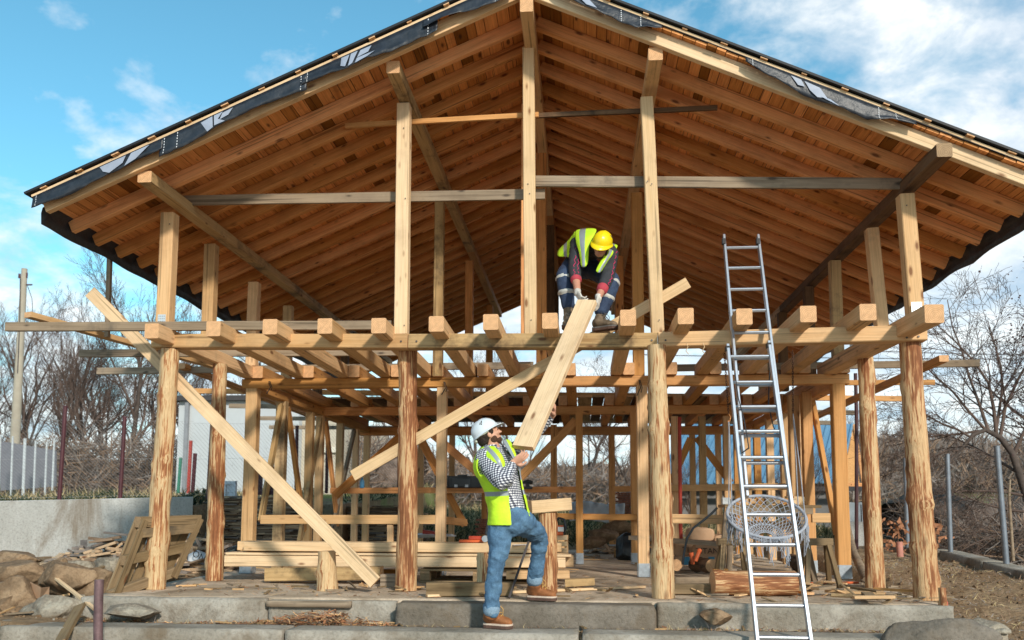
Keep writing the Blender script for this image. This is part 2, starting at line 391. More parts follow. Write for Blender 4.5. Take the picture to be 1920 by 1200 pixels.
# purlins
for X, zf, w, h, m0, m1, px, yf in ((XL+.04, zl, .13,.105,'mottled','mottled',0,7.42),(XR+.05, zr,.125,.115,'dark','fresh',0,7.20),(XM1, zl,.12,.115,'mottled','amber',0,7.45),(XM2, zr,.125,.115,'fresh','amber',0,7.42)):
    zt = zf(X)
    timber('purlin', (X, yf, zt-h/2-.004), (X, 13.0, zt-h/2-.004), w, h, m0, H); timber('purlin', (X, 13.002, zt-h/2-.004), (X, 17.6, zt-h/2-.004), w, h, m1, H)
zr0 = AP.z+.03
timber('ridge_beam', (XRID, 7.35, zr0-.10), (XRID, 12.8, zr0-.10), .115, .20, 'fresh', H); timber('ridge_beam', (XRID, 12.802, zr0-.10), (XRID, 17.6, zr0-.10), .115, .20, 'rafter', H)
cl, cr = math.cos(math.atan(sL)), math.cos(math.atan(sR))
for k in range(NR):
    Y = YR0+(k*DY+.10 if k else 0)+R.uniform(-.02,.02)*(k > 0); fm = 'pale' if k == 0 else 'rafter'
    hl = RH/2/cl; hr = RH/2/cr
    jl = R.uniform(-.03,.03)
    timber('rafter', (XEL+jl, Y, zl(XEL+jl)+hl), (XRID-.06, Y, zl(XRID-.06)+hl), .065, RH, 'rafter' if k else 'fresh', H)
    timber('rafter', (XRID+.06, Y, zr(XRID+.06)+hr), (XER+jl, Y, zr(XER+jl)+hr), .065, RH, fm, H)
    if k > 1 and k % 3 and k < 24:      # short laps where rafter lengths were joined
        xa = XRID-1.35+R.uniform(-.1,.1); timber('rafter_splice', (xa-.35, Y+.068, zl(xa-.35)+hl), (xa+.4, Y+.068, zl(xa+.4)+hl), .05, RH*.93, 'rafter', H)
        xa = XRID+2.0+R.uniform(-.1,.1); timber('rafter_splice', (xa-.4, Y+.068, zr(xa-.4)+hr), (xa+.4, Y+.068, zr(xa+.4)+hr), .05, RH*.93, 'rafter', H)
# sheathing: real boards with gaps, one tone value per board
YF, YB = 7.30, 18.15
def sheath(side):
    zf, s, c = (zl, sL, cl) if side < 0 else (zr, -sR, cr)
    Lr = ((XRID-XEL) if side < 0 else (XER-XRID))/c
    mb = MB(); tones = []; d = 0.0
    org = V((XRID, 0, AP.z+RH/c+.0015)); dirv = V((side*c, 0, -math.sin(math.atan(abs(s))))); nrm = V((side*math.sin(math.atan(abs(s))), 0, c))
    while d < Lr-.02:
        wd = min(R.uniform(.085,.135), Lr-d); y = YF+R.uniform(0,.02); first = True
        while y < YB-.01:
            y2 = min(YB, y+ (R.uniform(.6,3.4) if first else R.uniform(2.4,4.0))); first = False
            p = org+dirv*(d+.003); q = org+dirv*(d+wd-.003)
            v = [V((a.x, yy, a.z))+nrm*h for a in (p,q) for yy in (y, y2-.004) for h in (0,.02)]
            mb.add(v, [(0,1,3,2),(4,6,7,5),(0,4,5,1),(2,3,7,6),(0,2,6,4),(1,5,7,3)])
            tn = R.betavariate(3,3); 
            if R.random() < (.05+.16*max(0, noise.noise(V((d*1.1,y*.5,side)))) if side < 0 else .02+.06*max(0, noise.noise(V((d*1.1,y*.5,side))))): tn = -.25
            tones += [tn]*6; y = y2
        d += wd
    # local frame with grain along Y
    M = Matrix(((0,1,0),(1,0,0),(0,0,-1))).to_4x4()
    o = mb.build('roof_sheathing', W['deck'], H, M)
    at = o.data.attributes.new('tone', 'FLOAT', 'FACE'); at.data.foreach_set('value', tones)
sheath(-1); sheath(1)
BLACK = plain('roof_membrane', (.018,.022,.030), .42, 0, .35, 9, .35, .5)
ROOFB = plain('roof_covering', (.012,.013,.016), .6, 0, .3, 5, .1)
MARK = plain('printed_marks', (.30,.34,.42), .5, 0, .1)
WHITE = plain('white_print', (.75,.77,.8), .5, 0, .05)
for side in (-1, 1):
    zf, s, c = (zl, sL, cl) if side < 0 else (zr, sR, cr)
    xe = XEL-.05 if side < 0 else XER+.06
    an = math.atan(s)*(-side)
    def sheet(name, x0, x1, y0, y1, h0, th, mat):
        a = V((x0, (y0+y1)/2, zf(x0)+(RH+h0+th/2)/c)); b = V((x1, (y0+y1)/2, zf(x1)+(RH+h0+th/2)/c))
        mb = MB(); M, L = frame_x(a, b); mb.bar((0,0,0), (L,0,0), y1-y0, th, m=0, ch=.001)
        return mesh(name, mb.v, mb.f, mat, M, H)
    xr = XRID+side*.005
    sheet('roof_membrane', xe, xr, YF-.005, YB+.01, .024, .004, BLACK)
    timber('verge_batten', (xe, YF+.02, zf(xe)+(RH+.040)/c), (xr, YF+.02, zf(xr)+(RH+.040)/c), .045, .022, 'pale', H)
    k = 0; d = .12
    while True:
        X = xe-side*d
        if (side < 0 and X > XRID-.1) or (side > 0 and X < XRID+.1): break
        timber('roof_batten', (X, YF-.030+R.uniform(-.012,.008), zf(X)+(RH+.0575)/c), (X, YB, zf(X)+(RH+.0575)/c), R.uniform(.045,.075), .010, 'amber', H, up=V((side*math.sin(math.atan(s)),0,c))); d += .33
    sheet('roof_covering', xe-side*-.05, xr, YF-.035, YB+.03, .0635, .022, ROOFB)
    # membrane hanging behind the rafter ends along the eave, with a wavy hem
    v = []; f = []; Nn = 90
    for i in range(Nn+1):
        Y = YF+.16+(YB-YF-.16)*i/Nn; hem = .03*noise.noise(V((Y*1.7, side*3, 0)))+(-.045 if side < 0 else -.03+ .03*abs(math.sin(Y*3.1)))
        zt = zf(xe)+(RH+.02)/c
        pts = [(xe-side*.05, zt), (xe-side*.005, zt-.03), (xe+side*.006*(1+noise.noise(V((Y*2,0,side)))), zt-.08), (xe+side*.0, zt-.145+hem)]
        v += [(p[0], Y, p[1]) for p in pts]
    for i in range(Nn):
        for j in range(3): a = i*4+j; f.append((a, a+4, a+5, a+1))
    o = mesh('eave_membrane', v, f, BLACK, None, H, smooth=True)
    sm = o.modifiers.new('thick', 'SOLIDIFY'); sm.thickness = .003
# membrane flaps draped over the front verge rafter : (side, t0, t1, drop profile)
def flap(side, x0, x1, drops, marks=(), dashes=(), curl=.02):
    zf, c = (zl, cl) if side < 0 else (zr, cr)
    n_ = 64; v = []; f = []
    def P(X, q, off=0.0):
        t = (X-x0)/(x1-x0); 
        j = t*(len(drops)-1); i = min(int(j), len(drops)-2); dr = drops[i]+(drops[i+1]-drops[i])*(j-i); dr *= 1.16+.16*noise.noise(V((X*4.3,side,2)))+.08*noise.noise(V((X*13,side,2)))
        wv = .022*noise.noise(V((X*4.5, q*2, side*5)))*q+.012*noise.noise(V((X*11+q*4, q*3, side*5)))*q + curl*q*q*(.5+.5*noise.noise(V((X*1.8,7,0))))
        return V((X, YF-.012-wv-off, zf(X)+(RH+.02)/c-dr*q))
    for i in range(n_+1):
        X = x0+(x1-x0)*i/n_
        for q in (0,.25,.5,.75,1): v.append(P(X, q))
    for i in range(n_):
        for j in range(4): a = i*5+j; f.append((a, a+5, a+6, a+1))
    o = mesh('membrane_flap', v, f, BLACK, None, H, smooth=True)
    sm = o.modifiers.new('thick', 'SOLIDIFY'); sm.thickness = .003; sm.offset = 1 
    mm = MB()
    for poly in marks:
        v2 = [P(x0+(x1-x0)*a, b, .009) for a, b in poly]; mm.add(v2, [tuple(range(len(v2)))])
    if marks: mm.build('printed_mark', MARK, o)
    md = MB()
    for a in dashes:
        for q in range(6):
            b0 = .08+q*.155; w_ = .006/(x1-x0)
            md.add([P(x0+(x1-x0)*p, b, .008) for p, b in ((a,b0),(a+w_,b0),(a+w_,b0+.08),(a,b0+.08))], [(0,1,2,3)])
    if dashes: md.build('dashed_line', WHITE, o)
def fx(px): return U(px, 300, YF).x
flap(-1, XEL-.03, fx(305), [.09,.12,.11,.09,.09], marks=[[(.52,.1),(.72,.1),(.70,.6),(.6,.95),(.55,.6)],[(.76,.1),(.9,.1),(.8,.9),(.72,1.0)]], dashes=(.03,))
flap(-1, fx(300), fx(572), [.15,.15,.11,.10,.11,.14], marks=[[(.28,.15),(.36,.1),(.37,.95),(.33,.95)],[(.37,.1),(.43,.1),(.40,.5),(.45,.95),(.38,.9)],[(.43,.2),(.50,.15),(.47,.55),(.41,.6)]], dashes=(.03,.12,.96))
flap(-1, fx(560), fx(818), [.08,.10,.13,.12,.15,.15,.14], marks=[[(.30,.1),(.36,.1),(.34,.9),(.30,.7)],[(.37,.1),(.42,.1),(.39,.9),(.36,.95)],[(.44,.15),(.52,.15),(.5,.55),(.42,.6)],[(.42,.65),(.55,.6),(.50,.95),(.41,.98)]], dashes=(.05,.93), curl=.06)
flap(-1, fx(790), fx(962), [.07,.07,.08,.12,.14,.12], dashes=(.8,), curl=.08)
flap(1, fx(1040), fx(1245), [.04,.09,.10,.11,.03], marks=[[(.2,.2),(.32,.2),(.4,.8),(.3,.9)]], dashes=(.62,.8), curl=.05)
flap(1, fx(1402), fx(1720), [.04,.08,.12,.13,.12,.13,.06,.03], marks=[[(.27,.15),(.33,.15),(.35,.5),(.31,.6)],[(.35,.15),(.44,.2),(.48,.7),(.42,.85),(.38,.6)],[(.44,.75),(.5,.7),(.55,1.0)]], dashes=(.04,.78,.88))
# collar ties nailed across the front posts
timber('collar_tie', U(322,377,8.28), U(1022,364,8.16), .03, .10, 'grey', H); timber('collar_tie', U(1004,340,8.10), U(1690,345,8.06), .03, .105, 'grey', H)
timber('collar_tie', U(648,236,8.22), U(1010,215,8.10), .03, .05, 'amber', H); timber('collar_tie', U(1005,217,8.12), U(1345,202,8.06), .03, .045, 'dark', H)
# wall frame below: left side wall
def wallpost(X, Y, zt, w=.13, m='fresh', z0=0, bracket=True, d=None):
    p = timber('wall_post', (X,Y,z0+.10 if bracket else z0), (X,Y,zt), w, d or w, m, H, up=(0,-1,0))
    if bracket:
        mb = MB(); hh = .15
        for sx in (-1,1): mb.box((X+sx*(w/2+.004),Y,z0+hh/2+.004), (.006,w*.9,hh))
        mb.box((X,Y-w/2-.004,z0+hh/2+.004), (w*.96,.006,hh)); mb.box((X,Y,z0+.05), (.05,.05,.1))
        mb.build('post_bracket', GALV, p)
    return p
# second row (corner posts and intermediates)
wallpost(XL+.05, Y1, 2.185, .14, 'fresh'); wallpost(-1.64, Y1, 2.185, .115, 'fresh'); wallpost(.69, Y1, 2.185, .125, 'fresh'); wallpost(XR-.02, Y1, 2.185, .14, 'amber')
wallpost(2.64, Y1+1.0, 2.185, .12, 'fresh'); wallpost(XR-.16, Y1+.85, 2.2, .12, 'amber')
wallpost(-.04, 12.45, 2.15, .10, 'amber'); wallpost(.74, 12.6, 2.15, .11, 'amber', bracket=True); wallpost(.52, 15.6, 2.09, .11, 'amber'); wallpost(-.45, 14.0, 2.1,.1,'amber')
for px, Y, w, m in ((545,11.2,.13,'mottled'),(582,12.4,.11,'fresh'),(613,Y2,.11,'fresh'),(647,14.0,.11,'mottled'),(668,15.0,.10,'fresh'),(695,Y3,.11,'fresh')):
    X = -3.92; wallpost(X, Y, 2.18, w, m, bracket=False)
timber('wall_plate', (XL+.06, Y1+.08, 2.215), (XL+.06, Y3+.2, 2.19), .13, .12, 'amber', H); timber('wall_plate', (XR, Y1+.08, 2.215), (XR, Y3+.2, 2.19), .13, .12, 'amber', H)
X = -3.9
for (ya, za, yb, zb, m) in ((10.5,.6,11.1,2.1,'mottled'),(11.35,2.1,12.2,.45,'amber'),(12.0,.3,12.85,2.1,'mottled'),(13.1,2.1,13.9,.5,'rafter'),(13.6,.4,14.8,2.1,'grey')):
    timber('wall_brace', (X, ya, za), (X, yb, zb), .05, .10, m, H)
# right side wall studs
for Y, w, m in ((11.8,.12,'fresh'),(12.9,.12,'fresh'),(13.9,.11,'fresh'),(14.9,.11,'amber'),(Y3,.12,'fresh')):
    wallpost(XR-.02, Y, 2.18, w, m, bracket=False)
for (ya, za, yb, zb) in ((10.35,.5,11.2,2.1),(12.1,2.1,12.8,.6)):
    timber('wall_brace', (XR-.04, ya, za), (XR-.04, yb, zb), .05, .10, 'amber', H)
# inner back wall (Y2..Y3) studs and rails
for X, Y, m in ((-3.2,Y3,'fresh'),(-2.9,Y3-.1,'fresh'),(-2.35,Y3,'fresh'),(-1.75,Y3,'rafter'),(1.35,13.0,'fresh'),(1.75,13.0,'mottled'),(2.1,Y2+.1,'fresh'),(1.2,Y3,'amber'),(1.95,Y3,'fresh'),(2.4,Y3,'fresh'),(2.72,Y3,'amber')):
    wallpost(X, Y, 2.12, .10, m, bracket=False)
timber('wall_rail', U(620,920,12.7), U(1087,918,12.7), .06, .085, 'rafter', H); timber('wall_rail', U(1150,917,12.9), U(1350,915,12.9), .06, .08, 'amber', H)
timber('wall_rail', U(1255,915,12.2), U(1520,912,12.2), .06, .09, 'fresh', H)
timber('wall_rail', U(490,974,Y1-.02), U(822,974,Y1-.02), .06, .105, 'fresh', H); timber('wall_rail', U(1230,972,Y1-.02), U(1358,974,Y1-.02), .06, .105, 'fresh', H); timber('wall_rail', U(1522,971,Y1-.02), U(1556,971,Y1-.02), .06, .105, 'fresh', H)
timber('wall_rail', U(822,974,Y1+.4), U(872,980,Y1+1.6), .06, .09, 'amber', H)
timber('wall_rail', U(1045,968,12.5), U(1210,970,12.5), .06, .085, 'amber', H)
for px, y0, y1, Y in ((732,983,1020,Y1),):
    timber('wall_post', U(px,y1,Y), U(px,y0,Y), .07, .06, 'fresh', H, up=(0,-1,0))
# braces
timber('diagonal_brace', U(170,546,8.36), G(706,1096,.02), .035, .118, 'pale', H, up=(0,-1,0)) if False else None
def board_px(name, x0, y0, Ya, x1, y1, Yb, wid, th, m):
    a, b = U(x0,y0,Ya), U(x1,y1,Yb); d = (b-a).normalized(); toc = (CAM-(a+b)/2).normalized(); side = d.cross(toc).normalized()
    nrm = side.cross(d); 
    if nrm.y > 0: nrm = -nrm
    nrm = V((nrm.x*.25, nrm.y, nrm.z*.25)); nrm = (nrm-d*nrm.dot(d)).normalized()
    return timber(name, a, b, wid, th, m, H, up=nrm)
board_px('diagonal_brace', 170,548,8.42, 704,1092,7.98, .125,.04,'pale')
board_px('diagonal_brace', 1290,530,8.16, 662,892,8.26, .105,.035,'pale')
board_px('diagonal_brace', 628,930,12.6, 780,792,12.8, .12,.05,'rafter'); board_px('diagonal_brace', 1080,788,12.5, 975,896,12.5, .12,.05,'amber')
board_px('diagonal_brace', 785,792,12.9, 900,890,12.9, .12,.05,'rafter'); board_px('diagonal_brace', 790,825,13.2, 826,895,13.4, .12,.05,'rafter')
board_px('diagonal_brace', 1295,822,13.0, 1258,905,13.0, .10,.05,'amber'); board_px('diagonal_brace', 1306,820,13.1, 1370,905,13.1, .10,.05,'amber')
board_px('diagonal_brace', 840,925,12.9, 872,985,12.9, .10,.05,'rafter')
# ledger boards running through across the joists
for (x0,y0,x1,y1,z,h,m) in ((12,613,735,610,2.50,.085,'grey'),(150,663,752,660,2.51,.085,'grey'),(183,696,1000,685,2.52,.085,'grey'),):
    timber('ledger_board', G(x0,y0,z), G(x1,y1,z), .05, h, m, H)
for (x0,y0,x1,y1,z,h,m) in ((1265,690,1836,681,2.52,.085,'grey'),(1225,720,1752,717,2.52,.07,'amber'),(366,733,1700,748,2.50,.08,'amber'),(430,761,1608,774,2.5,.08,'grey'),(462,784,1572,793,2.50,.08,'grey'),(505,801,900,803,2.5,.08,'grey')):
    a = G(x0,y0,z); b = G(x1,y1,z); Ym = (a.y+b.y)/2; 
    a = U(x0,y0,Ym+(.12 if x0 > 1000 else 0)); b = U(x1,y1,Ym)
    timber('ledger_board', a, b, .05, h, m, H)
# outriggers carrying the ledgers outside the walls
a = U(52,590,8.05); timber('outrigger', a, (a.x+.9, 10.4, a.z-.14), .10, .055, 'fresh', H)
a = U(340,686,10.6); timber('outrigger', a, (a.x+.15, 15.5, a.z-.12), .10, .07, 'amber', H)
a = U(1770,672,9.7); timber('outrigger', a, (a.x-.05, 16.0, a.z-.12), .10, .07, 'amber', H)
timber('hanger', U(207,440,8.75), U(201,632,8.75), .045, .045, 'grey', H, up=(0,-1,0))
# perforated steel plates
for (px,py,Y,w_,h_) in ((303,600,8.09,16,14),(1719,579,7.84,19,16),(1601,653,9.4,15,13)):
    mb = MB(); c0 = U(px,py,Y); s = Y/F_PX; mb.box(c0, (w_*s, .003, h_*s*1.6))
    for i in range(4):
        for j in range(4): mb.box(c0+V(((i-1.5)*w_*s*.22, -.0025, (j-1.5)*h_*s*.36)), (.006,.002,.006), m=1)
    mb.build('nail_plate', [plain('zinc_plate', (.62,.66,.68), .4, .5, .05), W['dark']], H)
# bolts through the front beam over each log post, and bent nails at the brace ends
BOLT = plain('bolt_steel', (.10,.09,.085), .5, .7, .2, 30)
for px, py in ((306,643),(322,640),(752,640),(781,640),(1222,638),(1248,638),(1700,633),(1722,631)):
    c = U(px, py, FY(px)-.077); o = MB().tube([c, c+V((0,-.008,0))], .009, 8).build('bolt', BOLT, H)
for px, py, Y in ((757,240,8.0),(760,372,8.0),(990,345,7.96),(993,363,7.96),(1214,340,7.9),(1222,345,7.9),(318,420,8.09),(1700,385,7.88),(996,600,7.96),(758,610,8.0),(1236,600,7.9)):
    c = U(px, py, Y); MB().tube([c, c+V((0,-.004,0))], .006, 6).build('nail', BOLT, H)
# ------------------------------------------------------------ terrain
def sm(a, b, x): t = max(0.0, min(1.0, (x-a)/(b-a))); return t*t*(3-2*t)
def fbm(x, y, z=0.0, o=4):
    s = 0; a = 1
    for i in range(o): s += a*noise.noise(V((x, y, z))); x *= 2.1; y *= 2.1; a *= .5
    return s
def kerb_line(x): return 6.98
def ground_h(X, Y):
    # yard in front, dirt strip behind the kerb, soil level with the slab at the sides
    h = -.42 if Y < 6.8 else -.21
    if Y >= 6.8: h = -.21+ .0*Y
    inside = (-4.2 < X < 2.98) and Y > 7.4
    left = sm(-4.0, -4.6, X) if X < -4 else 0
    right = sm(3.0, 3.4, X)
    h += (.13*sm(7.2, 9.5, Y)+.06)*left*(Y > 6.8) 
    hr = -.42+sm(5.5, 7.4, Y)*.19+sm(7.4, 10.5, Y)*.27+sm(10, 15, Y)*.10
    h = h*(1-right)+hr*right
    if 3.0 < X and Y > 11.2+(X-5)*-.55 and Y < 60: h -= .5*sm(0, 4, Y-(11.6-(X-5)*.55))*sm(4.8, 6.5, X)
    if inside: h = min(h, -.06)
    # terrace behind the retaining wall on the left
    wy = 10.9+(X+14)*.5014+.2 if X < -6.62 else 16.8
    if X < -4.6 and Y > wy: h = max(h, .64+.022*(X+14)+.02*(Y-wy))
    # hill behind the house
    hb = .0
    if Y > 18:
        cx = sm(-40, -10, X)*(1-sm(8, 30, X)*.75)
        hb = (Y-18)*(.050+.03*cx) if Y < 60 else 42*(.050+.03*cx)
        h = max(h, -.05)+hb if X > -4.6 else max(h, .72)+hb*.35
    n_ = fbm(X*1.3, Y*1.3)*.03 + fbm(X*5, Y*5, 3, 2)*.012
    if not inside: h += n_*(.35 if Y < 7.3 else 1.0)*(1.6 if X > 3.4 else 1)
    return h
xs = []; x = -9.0
def grid(a, b, fine_a, fine_b, step, grow=1.12, mx=8):
    out = []; x = fine_a
    while x < fine_b: out.append(x); x += step
    s = step; 
    while x < b: out.append(x); s = min(mx, s*grow); x += s
    x = fine_a; s = step
    while x > a: s = min(mx, s*grow); x -= s; out.insert(0, x)
    return out
gx = grid(-160, 160, -9, 8.5, .07); gy = grid(-6, 240, 5.2, 14, .07, 1.07)
verts = [(X, Y, ground_h(X, Y)) for Y in gy for X in gx]
nx = len(gx); faces = [(j*nx+i, j*nx+i+1, (j+1)*nx+i+1, (j+1)*nx+i) for j in range(len(gy)-1) for i in range(nx-1)]
def groundmat():
    m, t, n, l, bs = nt('ground_soil')
    tc = n.new('ShaderNodeTexCoord'); vec = tc.outputs['Object']
    a = N(n, 'ShaderNodeTexNoise', i_Scale=1.1, i_Detail=9.0, i_Roughness=.68); l.new(vec, a.inputs['Vector'])
    b = N(n, 'ShaderNodeTexNoise', i_Scale=16.0, i_Detail=8.0, i_Roughness=.7); l.new(vec, b.inputs['Vector'])
    c = ramp_of(n, l, a.outputs['Fac'], [(.3, (.20,.125,.07)), (.5, (.31,.21,.125)), (.68, (.42,.31,.20))])
    c = mixc(n, l, .85, c, ramp_of(n, l, b.outputs['Fac'], [(.3, (.45,.42,.40)), (.5, (.95,.94,.92)), (.7, (1.35,1.3,1.22))]), 'MULTIPLY')
    sp = n.new('ShaderNodeSeparateXYZ'); l.new(vec, sp.inputs[0])
    far = ramp_of(n, l, mathn(n, l, 'DIVIDE', sp.outputs[1], 40.0), [(.44, (0,0,0)), (.52, (1,1,1))])
    g = N(n, 'ShaderNodeTexNoise', i_Scale=.55, i_Detail=6.0, i_Roughness=.7); l.new(vec, g.inputs['Vector'])
    gc = ramp_of(n, l, g.outputs['Fac'], [(.38, (.16,.11,.06)), (.48, (.22,.17,.09)), (.55, (.15,.19,.06)), (.7, (.26,.23,.13))])
    gc = mixc(n, l, .8, gc, ramp_of(n, l, b.outputs['Fac'], [(.3, (.6,.6,.6)), (.7, (1.3,1.3,1.3))]), 'MULTIPLY')
    l.new(mixc(n, l, far, c, gc), bs.inputs['Base Color']); bs.inputs['Roughness'].default_value = .95; bs.inputs['Specular IOR Level'].default_value = .1
    bump(n, l, b.outputs['Fac'], bs, 1.0, .05)
    return m
GM = groundmat()
tag(mesh('ground', verts, faces, GM, smooth=True), kind='structure')
def concrete(name, base, dark, scale=2.0, streak=False):
    m, t, n, l, bs = nt(name)
    tc = n.new('ShaderNodeTexCoord'); vec = tc.outputs['Object']
    mp = N(n, 'ShaderNodeMapping'); mp.inputs['Scale'].default_value = (1, 1, .18) if streak else (1, 1, 1); l.new(vec, mp.inputs[0])
    a = N(n, 'ShaderNodeTexNoise', i_Scale=scale, i_Detail=8.0, i_Roughness=.65); l.new(mp.outputs[0], a.inputs['Vector'])
    b = N(n, 'ShaderNodeTexNoise', i_Scale=38.0, i_Detail=5.0, i_Roughness=.7); l.new(vec, b.inputs['Vector'])
    c = ramp_of(n, l, a.outputs['Fac'], [(.32, dark), (.5, tuple((x+y)/2 for x, y in zip(base, dark))), (.62, base)])
    c = mixc(n, l, .7, c, ramp_of(n, l, b.outputs['Fac'], [(.32, (.62,.60,.57)), (.5, (1,1,1)), (.7, (1.18,1.16,1.13))]), 'MULTIPLY')
    st_n = N(n, 'ShaderNodeTexNoise', i_Scale=1.6, i_Detail=7.0, i_Roughness=.7, i_Distortion=.8); l.new(mp.outputs[0], st_n.inputs['Vector'])
    c = mixc(n, l, ramp_of(n, l, st_n.outputs['Fac'], [(.50, (0,0,0)), (.66, (.75,.75,.75))]), c, (.17,.125,.08))
    l.new(c, bs.inputs['Base Color']); bs.inputs['Roughness'].default_value = .9; bs.inputs['Specular IOR Level'].default_value = .2
    bump(n, l, mathn(n, l, 'ADD', b.outputs['Fac'], a.outputs['Fac']), bs, .7, .015)
    return m
CONC = concrete('concrete', (.40,.365,.31), (.22,.195,.155)); CONCW = concrete('concrete_wall', (.50,.51,.50), (.36,.36,.34), 2.2, True)
SLABM = concrete('dusty_slab', (.62,.50,.38), (.42,.32,.22), 1.3)
STONE = concrete('cut_stone', (.23,.20,.165), (.135,.115,.09), 3.0)
ROCK = concrete('rock', (.34,.235,.145), (.13,.08,.045), 5.5); ROCKG = concrete('grey_rock', (.38,.34,.27), (.15,.12,.09), 5.0)
# rough prism: a long block with a displaced, chipped surface
def block(name, x0, x1, y0, y1, z0, z1, mat, rough=.012, step=.05, sd=0, skew=0.0):
    nx_ = max(2, int((x1-x0)/step)); ny = max(2, int((y1-y0)/step)); nz = max(2, int((z1-z0)/step))
    bm = bmesh.new(); idx = {}
    def vert(i, j, k):
        key = (i, j, k)
        if key not in idx:
            p = V((x0+(x1-x0)*i/nx_, y0+(y1-y0)*j/ny, z0+(z1-z0)*k/nz))
            e = sum((i in (0, nx_), j in (0, ny), k in (0, nz)))
            q = V((noise.noise(p*3+V((sd,0,0))), noise.noise(p*3+V((0,sd+9,0))), noise.noise(p*3+V((0,4,sd)))))*rough
            q += V((noise.noise(p*12), noise.noise(p*12+V((5,0,0))), noise.noise(p*12+V((0,5,0)))))*rough*.5
            c = V(((x0+x1)/2, (y0+y1)/2, (z0+z1)/2))
            if e >= 2:
                d = (p-c); q -= V((math.copysign(1, d.x)*(i in (0,nx_)), math.copysign(1, d.y)*(j in (0,ny)), math.copysign(1, d.z)*(k in (0,nz))))*rough*(.6+.8*abs(noise.noise(p*9)))
            if k == nz: q.z *= .3
            p.y += skew*(p.x-x0)
            idx[key] = bm.verts.new(p+q)
        return idx[key]
    for i in range(nx_):
        for j in range(ny):
            bm.faces.new([vert(i,j,nz), vert(i+1,j,nz), vert(i+1,j+1,nz), vert(i,j+1,nz)]); bm.faces.new([vert(i,j,0), vert(i,j+1,0), vert(i+1,j+1,0), vert(i+1,j,0)])
        for k in range(nz):
            bm.faces.new([vert(i,0,k), vert(i+1,0,k), vert(i+1,0,k+1), vert(i,0,k+1)]); bm.faces.new([vert(i,ny,k), vert(i,ny,k+1), vert(i+1,ny,k+1), vert(i+1,ny,k)])
    for j in range(ny):
        for k in range(nz):
            bm.faces.new([vert(0,j,k), vert(0,j,k+1), vert(0,j+1,k+1), vert(0,j+1,k)]); bm.faces.new([vert(nx_,j,k), vert(nx_,j+1,k), vert(nx_,j+1,k+1), vert(nx_,j,k+1)])
    me = bpy.data.meshes.new(name); bm.to_mesh(me); bm.free(); me.materials.append(mat)
    me.polygons.foreach_set('use_smooth', [True]*len(me.polygons))
    o = bpy.data.objects.new(name, me); COL.objects.link(o); WM[o.name] = Matrix.Identity(4)
    return o
# slab of the house
s = block('floor_slab', -4.30, 2.95, 7.47, 16.9, -.26, -.003, SLABM, .008, .12, 1); tag(s, kind='structure')
f1 = block('foundation_edge', -4.32, -2.66, 7.36, 7.475, -.27, .0, CONC, .022, .03, 2); tag(f1, 'pale pitted concrete foundation edge with a crumbling base at the left end of the floor', 'foundation', 'foundation edge pieces')
f2 = block('foundation_edge', -2.655, -1.56, 7.38, 7.475, -.27, -.012, CONC, .008, .04, 3); tag(f2, 'smooth grey concrete foundation edge behind the heap of bark shavings', 'foundation', 'foundation edge pieces')
f3 = block('foundation_edge', .60, 2.96, 7.38, 7.475, -.27, .0, CONC, .014, .035, 4); tag(f3, 'grey concrete foundation edge behind the ladder, under the rightmost log post', 'foundation', 'foundation edge pieces')
st = block('stone_step', -1.53, .585, 7.20, 7.474, -.25, -.006, STONE, .02, .035, 5); tag(st, 'long cut grey stone block the bearded man rests his raised boot on', 'stone step')
fm = block('form_board', -2.66, -1.93, 7.33, 7.378, -.065, -.012, W['grey'], .003, .04, 9); tag(fm, 'narrow grey board fixed along the slab edge under the short log', 'board')
kz = -.17
segs = [(-8.2,-4.62,'leftmost weathered concrete kerb block, running out of the picture on the left'), (-4.60,-2.30,'long concrete kerb block with the rusty pipe standing in front of it'),(-2.285,-.03,'cracked concrete kerb block the man in jeans stands on'),(-.01,2.35,'concrete kerb block at the foot of the aluminium ladder')]
for i, (a, b, lb) in enumerate(segs):
    o = block('kerb_block', a, b, 6.72-(.12 if i == 0 else 0), 7.06, -.55, kz+(.02 if i == 0 else 0), CONC, .010, .05, 10+i, skew=0.0)
    tag(o, lb, 'kerb', 'concrete kerb blocks in the foreground')
def rock(name, c, s, mat, sd, label=None, rot=0, cat='rock', flat=1.0, group=None):
    bm = bmesh.new(); bmesh.ops.create_icosphere(bm, subdivisions=5, radius=1.0)
    rr = Matrix.Rotation(rot, 3, 'Z'); pl = []
    rg = random.Random(sd)
    for _ in range(13):
        d = V((rg.gauss(0,1), rg.gauss(0,1), rg.gauss(0,1))).normalized(); pl.append((d, rg.uniform(.55,.85)))
    for v in bm.verts:
        p = v.co.copy()
        for d, h in pl:
            q = p.dot(d)
            if q > h: p -= d*(q-h)*.93
        p += v.co.normalized()*(fbm(v.co.x*2+sd, v.co.y*2, v.co.z*2, 4)*.07+abs(noise.noise(v.co*7+V((sd,0,0))))*.035)
        p = V((p.x*s[0], p.y*s[1], p.z*s[2])); v.co = rr @ p
    me = bpy.data.meshes.new(name); bm.to_mesh(me); bm.free(); me.materials.append(mat)
    me.polygons.foreach_set('use_smooth', [True]*len(me.polygons))
    o = bpy.data.objects.new(name, me); COL.objects.link(o); put(o, Matrix.Translation(V(c)))
    if label: tag(o, label, cat, group)
    return o
def rockpx(px, py, Y, wpx, hpx, mat, sd, label, rot=0, dz=.8, **k):
    c = U(px, py, Y); s = Y/F_PX; return rock('rock', c, (wpx*s/2*1.25, wpx*s/2*.95*dz, hpx*s/2*1.25), mat, sd, label, rot, group='rocks lying on the site', **k)
rockpx(1768,1206,6.7,170,78,STONE,3,'large grey boulder in the foreground right of the ladder',dz=.7)
